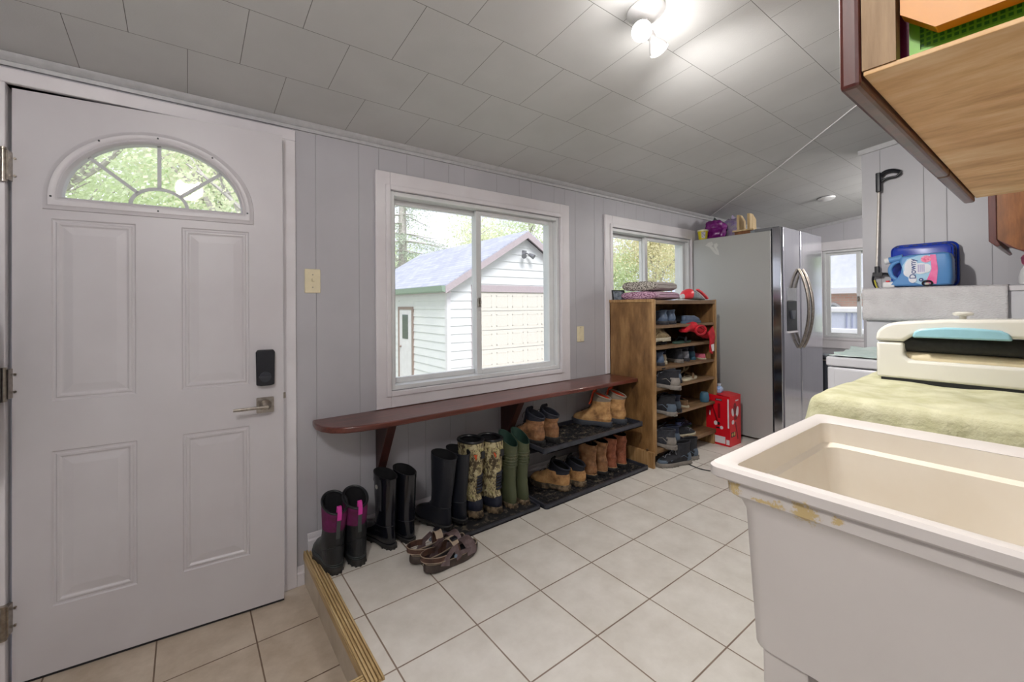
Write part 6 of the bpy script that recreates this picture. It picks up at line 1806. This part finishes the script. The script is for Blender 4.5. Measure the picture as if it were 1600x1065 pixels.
tree('pale spring tree behind the garage ridge', 15.5, 21.0, 8.5, 0.75, M_LEAFY, 9000, .17, 11)
tree('yellow green tree behind the right side of the garage roof', 18.0, 20.0, 9.5, 0.8, M_LEAFG, 9000, .17, 12)
tree('low green tree behind the left part of the garage roof', 11.0, 24.0, 7.0, 0.9, M_LEAFG, 7000, .17, 13)
tree('bare limbed tree with sparse leaves seen through the second window', 19.5, 15.0, 10.0, 0.55, M_LEAFB, 6500, .12, 14)
tree('bronze leaved tree right of the bare limbed one', 24.5, 15.5, 9.5, 0.8, M_LEAFB, 9000, .17, 15)
tree('green bush tree low in the second window', 24.0, 18.0, 6.0, 0.8, M_LEAFG, 8000, .16, 16, low=0)
tree('yellow green tree at the right of the second window', 29.0, 17.0, 9.0, 1.0, M_LEAFY, 9000, .2, 17, low=0)
tree('broad leafy tree close outside the door seen through its half round window, left', -2.6, 9.0, 8.5, 0.55, M_LEAFG, 8000, .10, 18)
tree('broad leafy tree close outside the door seen through its half round window, right', 0.6, 9.5, 8.5, 0.55, M_LEAFY, 8000, .10, 19)
tree('leafy tree far behind the two at the door', -1.0, 15.0, 10.0, 1.0, M_LEAFG, 12000, .2, 20)
tree('tall leafy tree out past the far window, mirrored in the refrigerator', 13.0, -9.5, 9.0, 0.8, M_LEAFG, 12000, .2, 21, low=0)
tree('second leafy tree past the far window beside the neighbouring house', 15.0, -6.0, 9.0, 0.8, M_LEAFY, 12000, .2, 22, low=0)
tree('third leafy tree past the far window behind the lawn', 17.0, -3.0, 8.0, 0.9, M_LEAFG, 9000, .2, 23, low=0)

# neighbouring house seen through the far window
def brickmat():
    t = NT('pink_brick'); t.set(0.85)
    br = t.n('ShaderNodeTexBrick', offset=0.5, squash=1.0)
    for k, val in (('Scale', 1.0), ('Mortar Size', 0.008), ('Brick Width', 0.22), ('Row Height', 0.075)): br.inputs[k].default_value = val
    br.inputs['Color1'].default_value = (*lin((226, 186, 172)), 1); br.inputs['Color2'].default_value = (*lin((216, 170, 156)), 1); br.inputs['Mortar'].default_value = (*lin((212, 200, 192)), 1)
    t.l(t.map((1, 1, 1), (0, 0, 0), (0, PI/2, PI/2)), br.inputs['Vector']); t.color(br.outputs['Color'])
    return t.m
hs = thing('neighbour_house', 'neighbouring brick house with a pale grey roof seen through the far window', 'building', (0, 0, 0))
mb = MB(); mb.box(16.0, 22, -1.0, 4.6, GZ, 1.45); mb.build('brick_wall', brickmat(), hs, smooth=False)
mb = MB(); mb.prism([(15.6, 1.50), (15.6, 1.62), (19.0, 5.6), (22.4, 1.5)], 'y', -1.4, 5.0)
M_PALER = plain('pale_roof', (206, 206, 212), 0.8, c2=(196, 197, 204), ns=6); mb.build('roof', M_PALER, hs, smooth=False)
mb = MB(); mb.box(15.5, 15.62, -1.4, 5.0, 1.44, 1.60); mb.build('eave_gutter', M_TRIM, hs, smooth=False)
mb = MB(); mb.tube([(17.2, 2.35, 3.2), (17.2, 2.35, 4.1)], .06, 8); mb.box(17.05, 17.35, 2.15, 2.55, 3.3, 3.42); mb.build('roof_vent', plain('vent_grey', (130, 130, 134), 0.6), hs)
for y in (2.72, 1.45):
    mb = MB(); mb.prism([(y-.3, 0.2)] + [(y-.3+.6*(i/10), 0.95+.22*math.sin(PI*i/10)) for i in range(11)] + [(y+.3, .2)], 'x', 15.95, 16.0); w_ = mb.build('arched_window', M_TRIM, hs, smooth=False)
    mb = MB(); mb.prism([(y-.23, 0.25)] + [(y-.23+.46*(i/10), 0.93+.16*math.sin(PI*i/10)) for i in range(11)] + [(y+.23, .25)], 'x', 15.93, 15.951); mb.build('pane', plain('pane_grey', (150, 154, 156), 0.1), w_, smooth=False)
vn = thing('white_trailer', 'low white trailer with a lilac grey side parked before the brick house', 'vehicle', (0, 0, 0))
mb = MB(); mb.box(10.0, 12.0, -1.2, 4.2, 0.35, 0.98); mb.build('trailer_body', plain('lilac_side', (196, 198, 214), 0.5), vn, smooth=False, bevel=0.03)
mb = MB(); mb.box(9.96, 12.04, -1.25, 4.25, 0.96, 1.06); mb.build('trailer_roof', M_TRIM, vn, smooth=False, bevel=0.02)
mb = MB(); mb.box(9.97, 12.03, -1.22, 4.22, -0.45, 0.64); mb.build('trailer_skirt', M_TRIM, vn, smooth=False, bevel=0.02)
for y in (-0.4, 3.2):
    mb = MB(); mb.lathe([(0.30, 9.98), (0.33, 10.02), (0.33, 10.18), (0.30, 10.22)], 20, (0, y, GZ+0.33), 'x'); mb.build('wheel', M_DARK, vn)
mb = MB()
for k in range(3): mb.box(9.985, 10.0, 0.62+.09*k, 0.64+.09*k, 0.66, 0.95)
mb.build('panel_rib', plain('lilac_rib', (150, 154, 180), 0.5), vn, smooth=False)
